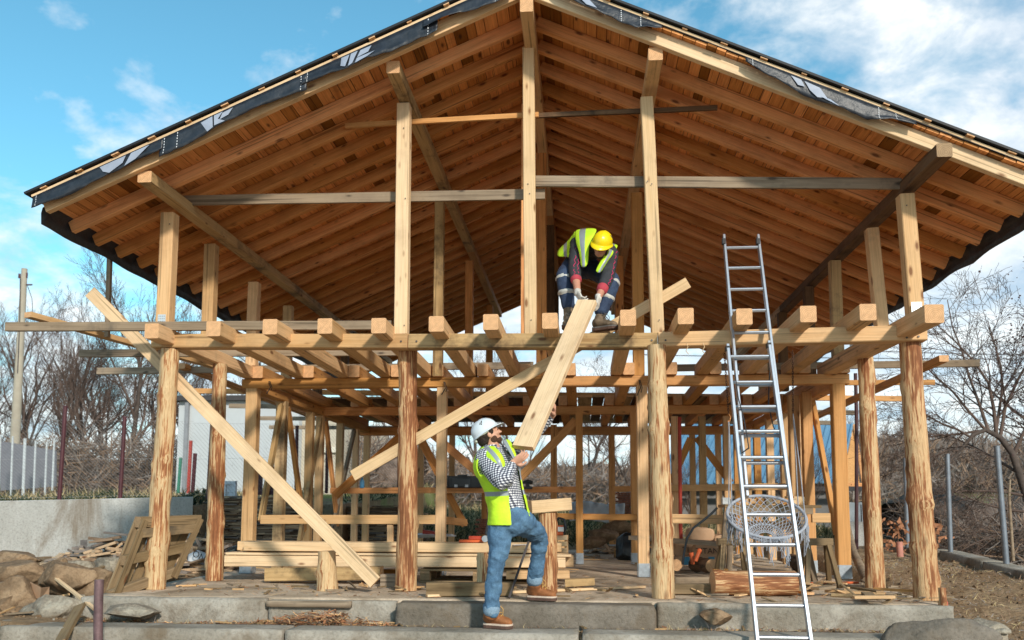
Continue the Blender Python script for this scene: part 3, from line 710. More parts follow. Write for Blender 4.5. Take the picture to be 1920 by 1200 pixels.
rockpx(1822,1196,6.95,110,58,ROCKG,4,'low grey boulder half under soil at the right front corner',dz=.8)
rockpx(40,1078,8.2,120,60,ROCK,5,'flat brown boulder at the far left below the concrete wall')
rockpx(95,1080,8.6,95,64,ROCK,6,'big rusty brown boulder behind the cardboard scrap')
rockpx(18,1128,7.6,105,84,ROCK,7,'tall brown boulder cut by the left edge of the picture')
rockpx(125,1085,8.0,100,70,ROCK,8,'brown pointed rock between the big boulders')
rockpx(140,1070,9.2,90,50,ROCKG,9,'grey mottled rock left of the leaning pallet')
rockpx(178,1110,8.1,80,75,ROCK,10,'brown rock directly left of the foot of the leaning pallet')
rockpx(100,1143,7.35,115,48,ROCKG,11,'pale lichen-spotted flat stone just behind the kerb')
rockpx(248,1147,7.2,95,24,ROCKG,12,'thin dark slate slab lying in front of the foundation corner',dz=1.1)
rockpx(18,1050,9.3,110,30,ROCK,13,'small flat rock under the concrete wall at the left edge')
rockpx(1345,1157,7.28,60,26,ROCK,15,'thin tan stone flake on the dirt left of the ladder',rot=.4)
rockpx(205,1065,9.6,60,40,ROCKG,16,'small grey rock behind the leaning pallet foot')
rockpx(1875,1182+2,6.9,34,10,ROCKG,17,'small flat stone on the dirt at the lower right')
# pebbles, clods and debris on the soil : not countable
def scatter(name, n_, area, size, mat, seed, label=None, zf=ground_h, flat=.6):
    rg = random.Random(seed); mb = MB()
    for _ in range(n_):
        X, Y = area(rg); s = size*(rg.random()**2*1.6+.35); z = zf(X, Y)
        M = Matrix.Translation((X, Y, z+s*flat*.3)) @ Matrix.Rotation(rg.random()*6.28, 4, 'Z') @ Matrix.Rotation(rg.gauss(0,.3), 4, 'X')
        j = lambda: rg.uniform(.6,1.1)
        v = [(-s*j(),-s*j()*.7,-s*flat*.5),(s*j(),-s*j()*.7,-s*flat*.5),(s*j(),s*j()*.7,-s*flat*.5),(-s*j(),s*j()*.7,-s*flat*.5),(-s*j()*.6,-s*j()*.5,s*flat*j()),(s*j()*.6,-s*j()*.5,s*flat*j()),(s*j()*.6,s*j()*.5,s*flat*j()),(-s*j()*.6,s*j()*.5,s*flat*j())]
        mb.add(v, [(4,5,6,7),(0,1,5,4),(1,2,6,5),(2,3,7,6),(3,0,4,7)], 0, M)
    o = mb.build(name, mat); tag(o, kind='stuff'); 
    if label: tag(o, label, name.replace('_',' '))
    return o
CLOD = concrete('clod_soil', (.25,.165,.095), (.13,.08,.045), 6.0)
GRAV = concrete('gravel_stone', (.42,.38,.32), (.22,.19,.15), 6.0)
def A_strip(rg): return rg.uniform(-4.4,2.9), 7.08+.28*rg.random()
def A_right(rg):
    Y = 6.3+7*rg.random()**1.4; return 3.35+rg.random()*(2.0+Y*.35), Y
def A_left(rg): return -4.5-rg.random()*3.2, 7.1+3.8*rg.random()
scatter('clods_of_soil', 2600, A_right, .016, CLOD, 1, 'loose brown clods over the soil right of the house')
scatter('clods_of_soil', 1600, A_strip, .011, CLOD, 2, 'crumbs of soil on the strip between kerb and foundation')
scatter('clods_of_soil', 900, A_left, .02, CLOD, 3, 'rubble and soil crumbs between the boulders on the left')
scatter('gravel', 420, lambda r: A_right(r) if r.random() < .5 else (A_strip(r) if r.random() < .6 else A_left(r)), .012, GRAV, 4, 'scattered pale pebbles around the slab')
# bark shavings and chips
SHAV = [plain('bark_shaving', (.34,.15,.07), .8, 0, .3, 3), plain('wood_shaving', (.58,.36,.18), .8, 0, .25, 3), plain('dark_shaving', (.15,.08,.045), .85, 0, .3, 3)]
def shavings(n_, area, zf, L, seed, label, hump=None):
    rg = random.Random(seed); mb = MB()
    for _ in range(n_):
        X, Y = area(rg); z = zf(X, Y)+rg.random()*(hump(X, Y) if hump else .006)+.003
        l_ = L*rg.uniform(.4,1.5); w_ = l_*rg.uniform(.08,.2); an = rg.gauss(0,.9); pit = rg.gauss(0,.25); c = rg.uniform(-.3,.5)*l_
        M = Matrix.Translation((X,Y,z)) @ Matrix.Rotation(an,4,'Z') @ Matrix.Rotation(pit,4,'Y') @ Matrix.Rotation(rg.gauss(0,.6),4,'X')
        v = []; 
        for i in range(4):
            t = i/3-.5; v += [(t*l_, -w_/2*(1-abs(t)), c*t*t*1.2), (t*l_, w_/2*(1-abs(t)), c*t*t*1.2)]
        mb.add(v, [(0,2,3,1),(2,4,5,3),(4,6,7,5)], rg.choices((0,1,2),(5,4,1))[0], M)
    o = mb.build('bark_shavings', SHAV); tag(o, label, 'wood shavings', kind='stuff'); return o
flat = lambda X, Y: 0.0
gl = lambda rg: (rg.gauss(-2.25,.42), 7.21+.10*rg.gauss(0,.7))
shavings(950, gl, ground_h, .075, 5, 'heap of orange bark shavings on the dirt in front of the foundation', lambda X, Y: .10*math.exp(-((X+2.15)/.35)**2)+.035*math.exp(-((X+2.3)/.9)**2))
shavings(420, lambda rg: (rg.uniform(-4.2,-2.3), 7.24+.08*rg.gauss(0,.7)), ground_h, .06, 6, 'thin trail of bark shavings along the left foundation', lambda X, Y: .02)
shavings(700, lambda rg: (rg.uniform(-4.1,3.0), 7.6+3.0*rg.random()**1.5), flat, .045, 7, 'scattered chips on the dusty floor slab', lambda X, Y: .004)
shavings(140, lambda rg: (rg.uniform(.6,2.9), 7.25+.1*rg.random()), ground_h, .06, 8, 'few curled bark strips on the dirt below the ladder', lambda X, Y: .02)
# ------------------------------------------------------------ retaining wall left, low stone wall right
mb = MB(); a0, a1 = V((-9.6, 11.85, 0)), V((-6.72, 13.2, 0))
def zt(px, py, P): return U(px, py, P.y).z
def wall_poly(name, A, B, zb, ztA, ztB, th, mat, label, cat, grp=None, seg=30):
    d = (B-A); L = d.length; d.normalize(); nrm = V((-d.y, d.x, 0)); v = []; f = []
    for i in range(seg+1):
        t = i/seg; p = A+d*L*t; z = ztA+(ztB-ztA)*t
        for q, zz_ in ((0,zb),(0,z-.012),(.012,z),(th-.012,z),(th,z-.012),(th,zb)): v.append(p+nrm*q+V((0,0,zz_))+V((0,noise.noise(p*2)*.01,0)))
    for i in range(seg):
        for j in range(5): a = i*6+j; f.append((a, a+6, a+7, a+1))
    f += [tuple(range(5,-1,-1)), tuple(range(seg*6, seg*6+6))]
    o = mesh(name, v, f, mat); tag(o, label, cat, grp); return o
wl = wall_poly('retaining_wall', V((-14,10.9,0)), V((-6.62,14.6,0)), -.5, .70, .955, .22, CONCW, 'long pale concrete retaining wall on the left carrying the wire fence', 'wall')
lowp = [(1648,1028,14.5,.30),(1760,1040,12.6,.30),(1840,1062,11.2,.28),(1925,1085,9.9,.26),(2080,1130,8.4,.26)]
for i in range(len(lowp)-1):
    a, b = lowp[i], lowp[i+1]; A, B = U(a[0],a[1],a[2]), U(b[0],b[1],b[2]); d = (B-A).normalized()
    s_ = block('garden_wall', 0, (B-A).length-.02, 0, .28, -.35, .06, CONC, .018, .06, 30+i)
    M = Matrix.Translation(A) @ Matrix.Rotation(math.atan2(d.y, d.x), 4, 'Z') @ Matrix.Rotation(-math.asin(d.z), 4, 'Y'); put(s_, M)
    tag(s_, ['far end block of the low concrete garden wall, nearest the pink pipe','middle block of the low concrete garden wall right of the rightmost log post','block of the low garden wall at the foot of the rightmost steel fence post','end block of the low garden wall cut by the right picture edge'][i], 'wall', 'low wall blocks on the right')
# ------------------------------------------------------------ background buildings and fences
def gz(X, Y): return ground_h(X, Y)
WALLW = plain('white_render_shaded', (.50,.53,.55), .85, 0, .05, 1.5); WALLC = plain('cream_render', (.50,.45,.36), .85, 0, .08, 1.5)  # white render greyed down, painting in the shade on the house's visible side
ROOFD = plain('dark_roof_edge', (.05,.045,.045), .6)
# white house behind, left
hb = empty('white_house', (-8.0, 24, .9), 'pale rendered house with dark flat roof edge behind the left side of the frame', 'house')
def pbox(name, parent, x0, x1, y0, y1, z0, z1, mat):
    return MB().box(((x0+x1)/2,(y0+y1)/2,(z0+z1)/2), (x1-x0,y1-y0,z1-z0)).build(name, mat, parent)
zt_ = U(420,752,24).z
pbox('wall', hb, U(334,800,24).x, U(560,800,24).x, 24, 30, .4, zt_, WALLW); pbox('side_wing_wall', hb, U(560,800,24).x+.003, U(640,800,24).x, 24.3, 30, .4, zt_-.5, WALLC)
pbox('roof_edge', hb, U(330,800,24).x-.1, U(562,800,24).x+.1, 23.8, 30.2, zt_, zt_+.14, ROOFD)
for px in (352,): pbox('drainpipe', hb, U(px,800,24).x-.05, U(px,800,24).x+.05, 23.88, 23.98, .6, zt_-.01, plain('grey_pipe', (.25,.26,.28)))
pbox('lintel', hb, U(575,800,24).x, U(632,800,24).x, 24.2, 24.29, zt_-1.45, zt_-1.3, plain('pale_lintel', (.7,.66,.55)))
# metal roofed shed, right
BLUE = plain('blue_sheet_metal', (.16,.33,.47), .3, .25, .08, 3)
sh = empty('shed', (5.0, 26, .5), 'shed with ribbed blue sheet metal roof and raw orange timber gable behind the ladder', 'shed')
Ya, Yb = 22.0, 25.5
p00, p10 = U(1225,908,Ya), U(1578,905,Ya); p01, p11 = U(1290,792,Yb), U(1600,795,Yb)
mb = MB(); nrib = 27
def rp(u, v): 
    a = p00.lerp(p10, u); b = p01.lerp(p11, u); return a.lerp(b, v)
nr = (p10-p00).cross(p01-p00).normalized()
if nr.z < 0: nr = -nr
for i in range(nrib):
    u0, u1 = i/nrib, (i+1)/nrib; prof = [(0,0),(.62,0),(.70,.04),(.92,.04),(1,0)]
    v = []
    for a, h in prof:
        uu = u0+(u1-u0)*a
        for vv in (0, .5, 1): v.append(rp(uu, vv)+nr*h)
    f = []
    for j in range(4):
        for k in range(2): a = j*3+k; f.append((a, a+3, a+4, a+1))
    mb.add(v, f)
o = mb.build('roof', BLUE, sh); s_ = o.modifiers.new('t','SOLIDIFY'); s_.thickness = .02
ORG = W['amber']
ge = U(1617,905,Ya)
mb = MB(); a = rp(1,1)-V((0,0,.06)); b = rp(1,0)-V((0,0,.06)); c = V((ge.x+.35, Yb+3.0, b.z)); d = V((a.x, Yb+.4, a.z))
mb.add([a, b, V((b.x+.55,Ya+.4,b.z-.02))], [(0,1,2)]); mb.build('gable_boards', ORG, sh)
mb = MB(); mb.bar(a+V((.02,0,0)), V((b.x+.62,Ya+.3,b.z-.1)), .07, .12); mb.bar(b, V((b.x+.65,Ya+.35,b.z)), .07,.12); mb.build('gable_trim', W['rafter'], sh)
pbox('wall', sh, p00.x+.4, p10.x-.15, Ya+.5, Yb+3, .2, p00.z+.15, plain('shed_wall', (.20,.20,.20), .9)); pbox('gutter', sh, p00.x, p10.x+.6, Ya-.1, Ya+.0, p00.z-.16, p00.z-.05, ROOFD)
# other pieces on the right behind the frame
o = pbox('water_tank', None, U(1555,0,16).x, U(1582,0,16).x, 16, 16.6, .0, U(1560,978,16).z, CONCW); tag(o, 'grey concrete block standing behind the right wall of the frame', 'concrete block')
wp = empty('metal_cabinet', U(1612,990,17.5), 'pale grey metal cabinet with door seams behind the second log on the right', 'cabinet')
c = U(1605,990,17.5); pbox('body', wp, c.x-.18, c.x+.42, 17.5, 18, c.z-.5, U(1600,942,17.5).z, plain('pale_metal', (.55,.60,.64), .4, .3)); pbox('door_seam', wp, c.x+.1, c.x+.115, 17.49, 17.5, c.z-.4, U(1600,946,17.5).z, ROOFD)
# red-brown gates and posts on the left
RB = plain('red_brown_paint', (.075,.022,.028), .5, 0, .2); RED = plain('red_paint', (.40,.06,.045), .45, 0, .1)
ga = U(500,925,18)
def panelpx(name, x0, x1, y0, y1, Y, mat, label, cat, th=.05, group=None):
    a, b = U(x0,y1,Y), U(x1,y0,Y); t = empty(name, ((a.x+b.x)/2, Y, a.z), label, cat, group)
    pbox('panel', t, a.x, b.x, Y, Y+th, a.z, b.z, mat); 
    mb = MB()
    for X in (a.x+.03, b.x-.03): mb.box((X, Y-.02, (a.z+b.z)/2), (.06,.03,b.z-a.z))
    mb.box(((a.x+b.x)/2, Y-.022, b.z-.03), (b.x-a.x,.03,.06)); mb.build('frame', mat, t); return t
panelpx('gate', 466,492,872,928,17.2,RB,'narrow red-brown sheet gate leaf left of the corner post','gate',group='red-brown gates')
panelpx('gate', 500,529,875,928,17.0,RB,'red-brown sheet gate leaf seen between the first two wall posts','gate',group='red-brown gates')
o = panelpx('sign_board', 418,443,902,930,15.8,plain('white_board', (.72,.75,.8), .5),'small blank white board standing on the firewood stack','board')
# chain link fence on the retaining wall
WIRE = plain('fence_wire', (.32,.32,.33), .5, .6)
def fence(A, B, hgt, posts, label, cell=.055, rad=.0012, post_r=.034, pm=RB, pnames='fence_post', postlab=None, lean=.0):
    t = empty('wire_fence', A, label, 'fence')
    d = (B-A); L = d.length; d.normalize(); up = V((0,0,1)); mb = MB(); n_ = int(L/cell)
    def P(u, z): 
        return A+d*u+up*z
    k = int(hgt/cell)
    for i in range(-k, n_):
        for s in (1,-1):
            u0 = i*cell; z0 = 0; u1 = u0+hgt
            if s < 0: z0, z1 = hgt, 0
            else: z1 = hgt
            a_, b_, za, zb = u0, u1, z0, z1
            if a_ < 0: za = z0+(z1-z0)*(-a_/hgt); a_ = 0
            if b_ > L: zb = z0+(z1-z0)*((L-u0)/hgt); b_ = L
            if b_ > a_: 
                p, q = P(a_, za), P(b_, zb); w_ = V((rad,0,rad)) ; w2 = V((-rad,0,rad)) 
                mb.add([p-w_, q-w_, q+w_, p+w_], [(0,1,2,3)])
    for z in (0.02, hgt*.5, hgt): mb.tube([P(0,z), P(L,z)], rad*1.6, 4)
    mb.build('wire_mesh', WIRE, t)
    for (pa, pb) in posts:
        m2 = MB(); m2.tube([pa, pb], post_r, 10); m2.tube([pb, pb+V((0,0,.02))], post_r*1.15, 10); m2.build(pnames, pm, t)
    return t
fp = []
def wallp(px):   # point on the retaining wall top seen in column px
    A, B = V((-14,10.9,0)), V((-6.62,14.6,0)); r = CM @ _ray(px, 940)
    d = B-A; k = (A.x*d.y-A.y*d.x)/(r.x*d.y-r.y*d.x); t = ((k*r.x)-A.x)/d.x; return V((k*r.x, k*r.y, .70+(.255)*t))
for px, py, w_ in ((116,762,11),(228,782,9),(394,778,8)):
    p = wallp(px-(12 if px < 200 else 9)); q = U(px, py, p.y); fp.append((p+V((0,.1,-.05)), q+V((0,.1,0))))
pl_ = wallp(-60); ql = wallp(352)
fence(pl_+V((0,.1,.02)), ql+V((0,.1,.02)), 1.28, fp, 'wire mesh fence with dark red pipe posts standing on the retaining wall')
fence(ql+V((0,.1,.02)), U(800,905,19), 1.25, [(U(x,925,y), U(x+2,t_,y)) for x, y, t_ in ((476,16.4,790),(555,17.0,800),(612,17.6,820),(747,18.2,810))], 'wire mesh fence with dark red posts continuing behind the frame', cell=.075)
# steel posts right
STEEL = plain('grey_steel_post', (.22,.25,.29), .45, .5, .12, 12)
for i, (px, py, tx, ty, Y, r) in enumerate(((1702,1025,1697,861,13.6,.032),(1783,1042,1776,853,12.4,.032),(1888,1060,1869,838,10.9,.034))):
    o = MB().tube([U(px,py+8,Y), U(tx,ty,Y)], r, 12).tube([U(tx,ty,Y), U(tx,ty-2,Y)], r*1.06, 12).build('fence_post', STEEL, loc=U(px,py,Y))
    tag(o, ['thin grey steel post, the leftmost and farthest of three by the low wall','middle grey steel fence post behind the low wall','tallest grey steel post by the low wall near the right edge'][i], 'fence post', 'steel posts behind the low wall')
o = MB().tube([U(1900,1052,11.2), U(1892,930,11.3), U(1894,900,11.4)], [.02,.017,.012], 7).build('stake', W['grey'], loc=U(1900,1052,11.2)); tag(o, 'thin crooked wooden stake beside the tallest steel post', 'stake')
o = MB().tube([U(1606,1030,14.2), U(1606,786,14.2), U(1604,700,14.2)], .028, 12).build('drainpipe', plain('plum_pipe', (.07,.03,.035), .4), loc=U(1606,1030,14.2)); tag(o, 'dark plum coloured vertical steel pipe left of the second log on the right', 'pipe')
o = MB().tube([U(1588,985,12.6), U(1600,1035,10.8), U(1626,1090,9.35)], [.045,.045,.05], 12).build('leaning_pole', W['grey'], loc=U(1626,1090,9.35)); tag(o, 'grey round pole leaning towards the foot of the second right log', 'pole')
# utility pole left
up_ = empty('utility_pole', U(20,930,22), 'tall pale concrete utility pole leaning slightly at the left edge', 'utility pole')
MB().tube([U(22,935,22), U(46,504,22)], [.14,.075], 12).build('shaft', plain('pale_concrete_pole', (.38,.34,.27), .9, 0, .12, 3), up_)
mb = MB(); c = U(43,520,22); mb.tube([c+V((-.1,0,0)), c+V((.1,0,0))], .02, 6); mb.tube([c+V((.1,0,-.02)), c+V((.1,0,.12))], .03, 8); mb.tube([c+V((-.1,0,-.02)), c+V((-.1,0,.1))], .03, 8); c2 = U(51,534,22); mb.tube([c2-V((.1,0,0)), c2+V((.14,0,0))], .02, 6); mb.build('insulator_bracket', RB, up_)
mb = MB(); mb.tube([U(38,522,21.9),U(37,600,21.9),U(33,700,21.9)], .012, 5); mb.tube([U(51,534,21.9),U(60,560,21.9),U(62,600,21.9)], .008, 5); mb.build('cable', ROOFD, up_)
# power lines right, behind the frame
for i, (y0, y1, s_) in enumerate(((640,668,.5),(665,673,.3))):
    pts = [U(1200+t*900, y0+(y1-y0)*t+18*math.sin(t*3.14)*s_*-0+10*t*(1-t)*4*s_, 40) for t in [k/12 for k in range(13)]]
    o = MB().tube(pts, .02, 5).build('power_line', ROOFD); tag(o, ['upper','lower'][i]+' thin power line crossing the sky behind the right side', 'power line', 'power lines')
# white stakes and pale fence by the field left
WP = plain('white_stake', (.50,.54,.56), .6)
for i, (px, y0, y1) in enumerate(((1,815,930),(24,818,928),(47,822,926),(67,826,922),(88,829,922),(102,822,912))):
    Y = 20; o = MB().bar(U(px-4,y1+8,Y), U(px,y0,Y), .035 if i != 2 else .06, .03).build('white_stake', WP, loc=U(px-4,y1+8,Y)); tag(o, ['white stake cut by the left picture edge','white stake just left of the utility pole foot','widest white stake right of the utility pole','thin white stake, third from the dark red post','thin white stake, second from the dark red post','white stake touching the dark red fence post'][i], 'stake', 'white stakes along the field')
o = MB().add([U(-60,925,21.5), U(104,912,21.5), U(104,845,21.5), U(20,830,21.5), U(-60,818,21.5)], [(0,1,2,3,4)]).build('panel_fence', plain('grey_panel', (.17,.175,.20), .8, 0, .06)); s_ = o.modifiers.new('t','SOLIDIFY'); s_.thickness = .06; tag(o, 'plain grey panel fence behind the white stakes', 'fence')
for i, (px, y0, y1, m, w_, Y) in enumerate(((356,826,925,RED,.055,17),(364,850,925,RB,.06,17.2),(337,858,925,plain('green_post', (.05,.22,.15), .5),.05,17.5))):
    o = MB().bar(U(px-3,y1,Y), U(px+2,y0,Y), w_, w_, up=(0,-1,0)).build('post', m, loc=U(px-3,y1,Y)); tag(o, ['bright red square post between the first two log posts','dark red-brown post beside the bright red one','thin green post in front of the white house'][i], 'post')
# ------------------------------------------------------------ firewood stacks of thin slabs
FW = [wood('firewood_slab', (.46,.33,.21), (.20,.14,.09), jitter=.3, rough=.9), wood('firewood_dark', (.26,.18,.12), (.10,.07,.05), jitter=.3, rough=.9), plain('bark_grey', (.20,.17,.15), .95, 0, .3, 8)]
def woodstack(x0, x1, Y, z0, z1, seed, label, dy=.9):
    rg = random.Random(seed); mb = MB(); z = z0
    while z < z1:
        h = rg.uniform(.018,.04); x = x0+rg.uniform(-.05,.05)
        while x < x1:
            L = rg.uniform(.12,.5); yy = Y+rg.gauss(0,.035); tl = rg.gauss(0,.05)
            mb.bar((x, yy+.2, z+rg.gauss(0,.004)), (x+L, yy+.2, z+rg.gauss(0,.006)+tl*.1), .4, h*rg.uniform(.6,1), m=rg.choice((0,0,1,1,2)), ch=.004); x += L*rg.uniform(.85,1.05)
        z += h*.85
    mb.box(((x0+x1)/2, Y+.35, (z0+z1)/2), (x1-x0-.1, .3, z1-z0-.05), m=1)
    o = mb.build('firewood_stack', FW, loc=((x0+x1)/2, Y, z0)); tag(o, label, 'firewood stack', kind='stuff')
a, b = U(352,930,15.2), U(760,930,16.8)
woodstack(a.x, U(560,930,16.4).x, 15.6, .0, U(450,930,15.6).z, 1, 'long stack of thin split slabs with bark behind the left wall of the frame')
woodstack(U(562,930,17).x, b.x, 17.2, .0, U(650,948,17.2).z, 2, 'stack of thin split slabs seen between the rear wall studs')
RBR = plain('old_brick', (.30,.12,.08), .9, 0, .25, 14)
def bricks(px0, px1, py0, py1, Y, seed, label):
    rg = random.Random(seed); a, b = U(px0,py1,Y), U(px1,py0,Y); mb = MB(); z = a.z; r_ = 0
    while z < b.z:
        x = a.x+(r_ % 2)*.06+rg.uniform(-.02,.02)
        while x < b.x-.05: L = .12; mb.box((x+L/2, Y+rg.gauss(0,.015)+.1, z+.018), (L-.012,.22,.03), Matrix.Identity(4)); x += L
        z += .038; r_ += 1
    o = mb.build('tile_stack', RBR, loc=a); tag(o, label, 'stack of tiles', kind='stuff')
bricks(1154,1186,925,972,17.0,1,'tall stack of old red roof tiles right of the studs'); bricks(890,915,975,1002,15.0,2,'small stack of old red tiles behind the man')
# ------------------------------------------------------------ hedge, scrub, weeds (nobody could count these)
BRUSH = [plain('brush_twig', (.13,.10,.085), .9, 0, .3, 2), plain('brush_dry', (.25,.165,.11), .9, 0, .3, 2), plain('brush_grey', (.23,.20,.18), .9, 0, .3, 2)]
def brush(name, n_, area, hgt, L, seed, label, mats=BRUSH, wts=(5,3,3), wid=.012, up=.6, cat='scrub', zf=gz):
    rg = random.Random(seed); v = []; f = []; mi = []
    for _ in range(n_):
        X, Y = area(rg); g = zf(X, Y); H_ = hgt(X, Y); z = g+rg.random()*H_*.9
        d = V((rg.gauss(0,1), rg.gauss(0,.6), rg.gauss(up,.7))).normalized(); l_ = L*rg.uniform(.4,1.4); w_ = wid*rg.uniform(.5,1.5)
        p0 = V((X,Y,z)); s = d.cross(V((rg.gauss(0,.3),1,rg.gauss(0,.3)))).normalized()*w_; bend = V((rg.gauss(0,.2),0,rg.gauss(-.1,.2)))*l_
        p1 = p0+d*l_*.5; p2 = p0+d*l_+bend; c = len(v); mm = rg.choices(range(len(mats)), wts)[0]
        v += [p0-s, p0+s, p1-s*.7, p1+s*.7, p2]; f += [(c,c+1,c+3,c+2),(c+2,c+3,c+4)]; mi += [mm,mm]
    o = mesh(name, v, f, mats, mi=mi); tag(o, label, cat, kind='stuff'); return o
# dense brown hill scrub behind the house, with a backing body so it reads as one mass
def mass(name, x0, x1, Y, h, mat, seed, label, depth=3.0, nx_=160, cat='scrub'):
    v = []; f = []
    for i in range(nx_+1):
        X = x0+(x1-x0)*i/nx_; g = gz(X, Y)-.3; hh = h(X)*(1+.25*noise.noise(V((X*.9,seed,0)))+.18*noise.noise(V((X*3.3,seed,2))))
        for j in range(9):
            t = j/8; an = t*math.pi; v.append((X, Y-math.cos(an)*depth/2+.3*noise.noise(V((X*2,j,seed))), g+math.sin(an)**.6*hh+.12*noise.noise(V((X*2.5,j*.8,seed+4)))))
    for i in range(nx_):
        for j in range(8): a = i*9+j; f.append((a, a+1, a+10, a+9))
    o = mesh(name, v, f, mat, smooth=True); tag(o, label, cat, kind='stuff'); return o
BM = plain('scrub_mass', (.10,.075,.062), 1, 0, .5, 6, 1.0, .0, 10, (.24,.18,.145), .38, .62)
mass('scrub', -9, 12, 36, lambda X: 1.4, BM, 1, 'brown leafless scrub covering the hillside behind the house')
brush('scrub', 15000, lambda r: (r.uniform(-9,11), r.uniform(27,36)), lambda X, Y: 1.2, .7, 11, 'tangled dry undergrowth on the slope seen through the frame', wid=.016)
mass('hedge', -30, -5, 27, lambda X: 1.5+.3*math.sin(X), BM, 3, 'dark leafless hedge behind the wire fence on the left')
brush('hedge', 9000, lambda r: (r.uniform(-26,-6), r.uniform(24.5,27)), lambda X, Y: 1.7, .9, 12, 'bare twigs of the hedge behind the wire fence', wid=.012)
mass('woodland', 6, 70, 52, lambda X: 2.6, BM, 5, 'distant brown leafless woodland beyond the low wall', 8, 260)
brush('woodland', 16000, lambda r: (r.uniform(9,36), r.uniform(38,50)), lambda X, Y: 2.0, 1.4, 13, 'grey-brown saplings of the distant woodland on the right', wid=.02, up=1.6)
mass('bramble_bank', 6.6, 24, 19, lambda X: 1.25+.4*sm(9,12,X), BM, 7, 'dark tangled bramble bank behind the low wall on the right', 5)
brush('bramble_bank', 16000, lambda r: (r.uniform(6.3,15), r.uniform(13.5,19)), lambda X, Y: .95+.5*sm(9,12,X), .7, 14, 'arching dark bramble stems behind the steel posts', wid=.008, up=.4)
GRN = [plain('weed_green', (.028,.05,.02), .8, 0, .3), plain('weed_olive', (.09,.09,.04), .8, 0, .3), plain('dry_grass', (.42,.33,.18), .9, 0, .2)]
def wy_(X): return 10.9+(X+14)/7.38*3.7
brush('weeds', 3400, lambda r: (lambda X: (X, wy_(X)+r.uniform(.3,.9)))(r.uniform(-11.5,-6.7)), lambda X, Y: .12+.22*max(0,noise.noise(V((X*2.3,0,0)))), .14, 15, 'dark green privet shoots and weeds along the top of the retaining wall', GRN, (6,2,1), .011, 1.2, 'weeds')
brush('dry_grass', 3200, lambda r: (lambda X: (X, wy_(X)+r.uniform(1.0,8)))(r.uniform(-15,-6.7)), lambda X, Y: .10, .25, 16, 'pale dry grass of the field behind the fence', GRN, (1,2,6), .012, 1.5, 'grass')
brush('grass', 12000, lambda r: (r.uniform(-5,5.5), r.uniform(18,27)), lambda X, Y: .12, .25, 17, 'rough green and straw coloured grass on the bank behind the house', GRN, (4,5,4), .012, 1.5, 'grass')
brush('dead_grass', 3000, lambda r: (r.uniform(-4.3,3.2), 7.13+.2*r.random()), lambda X, Y: .015, .05, 18, 'dead grass and roots on the dirt strip below the foundation', [BRUSH[1],BRUSH[2],GRN[2]], (4,3,3), .003, .2, 'dead grass')
brush('dead_grass', 6000, lambda r: (3.3+r.random()*4.5, 6.6+6.0*r.random()), lambda X, Y: .012, .06, 19, 'straw and dead roots over the bare soil on the right', [BRUSH[1],BRUSH[2],GRN[2]], (4,3,3), .003, .1, 'dead grass')
# ------------------------------------------------------------ bare trees
BARK = plain('tree_bark', (.085,.065,.055), .9, 0, .35, 6, .4); TWIG = plain('tree_twigs', (.11,.075,.06), .9, 0, .3, 3)
def grow(seed, H0, r0, depth, nkids, spread, upb, lean=(0,0), droop=0.0, trunk_frac=.35, twist=.25, minr=.0035, leaves=0):
    rg = random.Random(seed); tr = MB(); cr = MB()
    def branch(p, d, L, r, lev):
        n_ = max(3, 6-lev); pts = [p]; rad = [r]; q = p.copy(); dd = d.copy()
        for i in range(n_):
            dd = (dd+V((rg.gauss(0,twist), rg.gauss(0,twist), rg.gauss(0,twist)+upb*(.25 if lev else .05)-droop*lev*.08))*.55).normalized()
            q = q+dd*L/n_; pts.append(q.copy()); rad.append(max(minr, r*(1-.72*(i+1)/n_)))
        (tr if lev == 0 else cr).tube(pts, rad, 7 if lev == 0 else (5 if lev < 2 else 3), cap=False)
        if lev >= depth: return
        k = nkids[min(lev, len(nkids)-1)]
        for i in range(k):
            t = (trunk_frac if lev == 0 else .15)+(1-(trunk_frac if lev == 0 else .15))*(i+rg.random()*.8)/k
            j = min(int(t*n_), n_-1); f_ = t*n_-j; base = pts[j].lerp(pts[j+1], f_); rr = rad[j]+(rad[j+1]-rad[j])*f_
            ax = (pts[j+1]-pts[j]).normalized(); o_ = ax.orthogonal().normalized(); o_.rotate(Quaternion(ax, rg.random()*6.283))
            nd = (ax*math.cos(spread*rg.uniform(.7,1.3))+o_*math.sin(spread*rg.uniform(.7,1.3))).normalized()
            branch(base, nd, L*rg.uniform(.42,.68)*(1-.35*t), max(minr, rr*.62), lev+1)
    branch(V((0,0,0)), V((lean[0],lean[1],1)).normalized(), H0, r0, 0)
    return tr, cr
def tree(seed, loc, label, H0, r0, depth=4, nkids=(9,6,5,4), spread=.65, upb=.5, group='bare trees', name='bare_tree', **kw):
    tr, cr = grow(seed, H0, r0, depth, nkids, spread, upb, **kw)
    t = empty(name, loc, label, 'tree', group); M = Matrix.Translation(V(loc))
    o1 = mesh('trunk', tr.v, tr.f, BARK, M, t, smooth=True); o2 = mesh('crown', cr.v, cr.f, TWIG, M, t)
    return t
protoA = tree(11, (U(70,850,27).x, 27, gz(-17,27)-.2), 'tall bare tree with upright forking limbs right of the utility pole', 5.6, .10, nkids=(10,7,5,4), spread=.55, upb=.9, trunk_frac=.18)
protoB = tree(12, (U(205,850,28).x, 28, gz(-15,28)-.2), 'bare tree with widely spread twigs between the two dark red fence posts', 5.0, .09, nkids=(10,7,5,4), spread=.75, upb=.7, trunk_frac=.2)
protoC = tree(13, (U(150,850,30).x, 30, gz(-16,30)-.2), 'slender bare tree with a dense narrow crown behind the first fence post', 5.2, .07, nkids=(12,7,5,3), spread=.5, upb=1.0, trunk_frac=.15)
pr = [protoA, protoB, protoC]
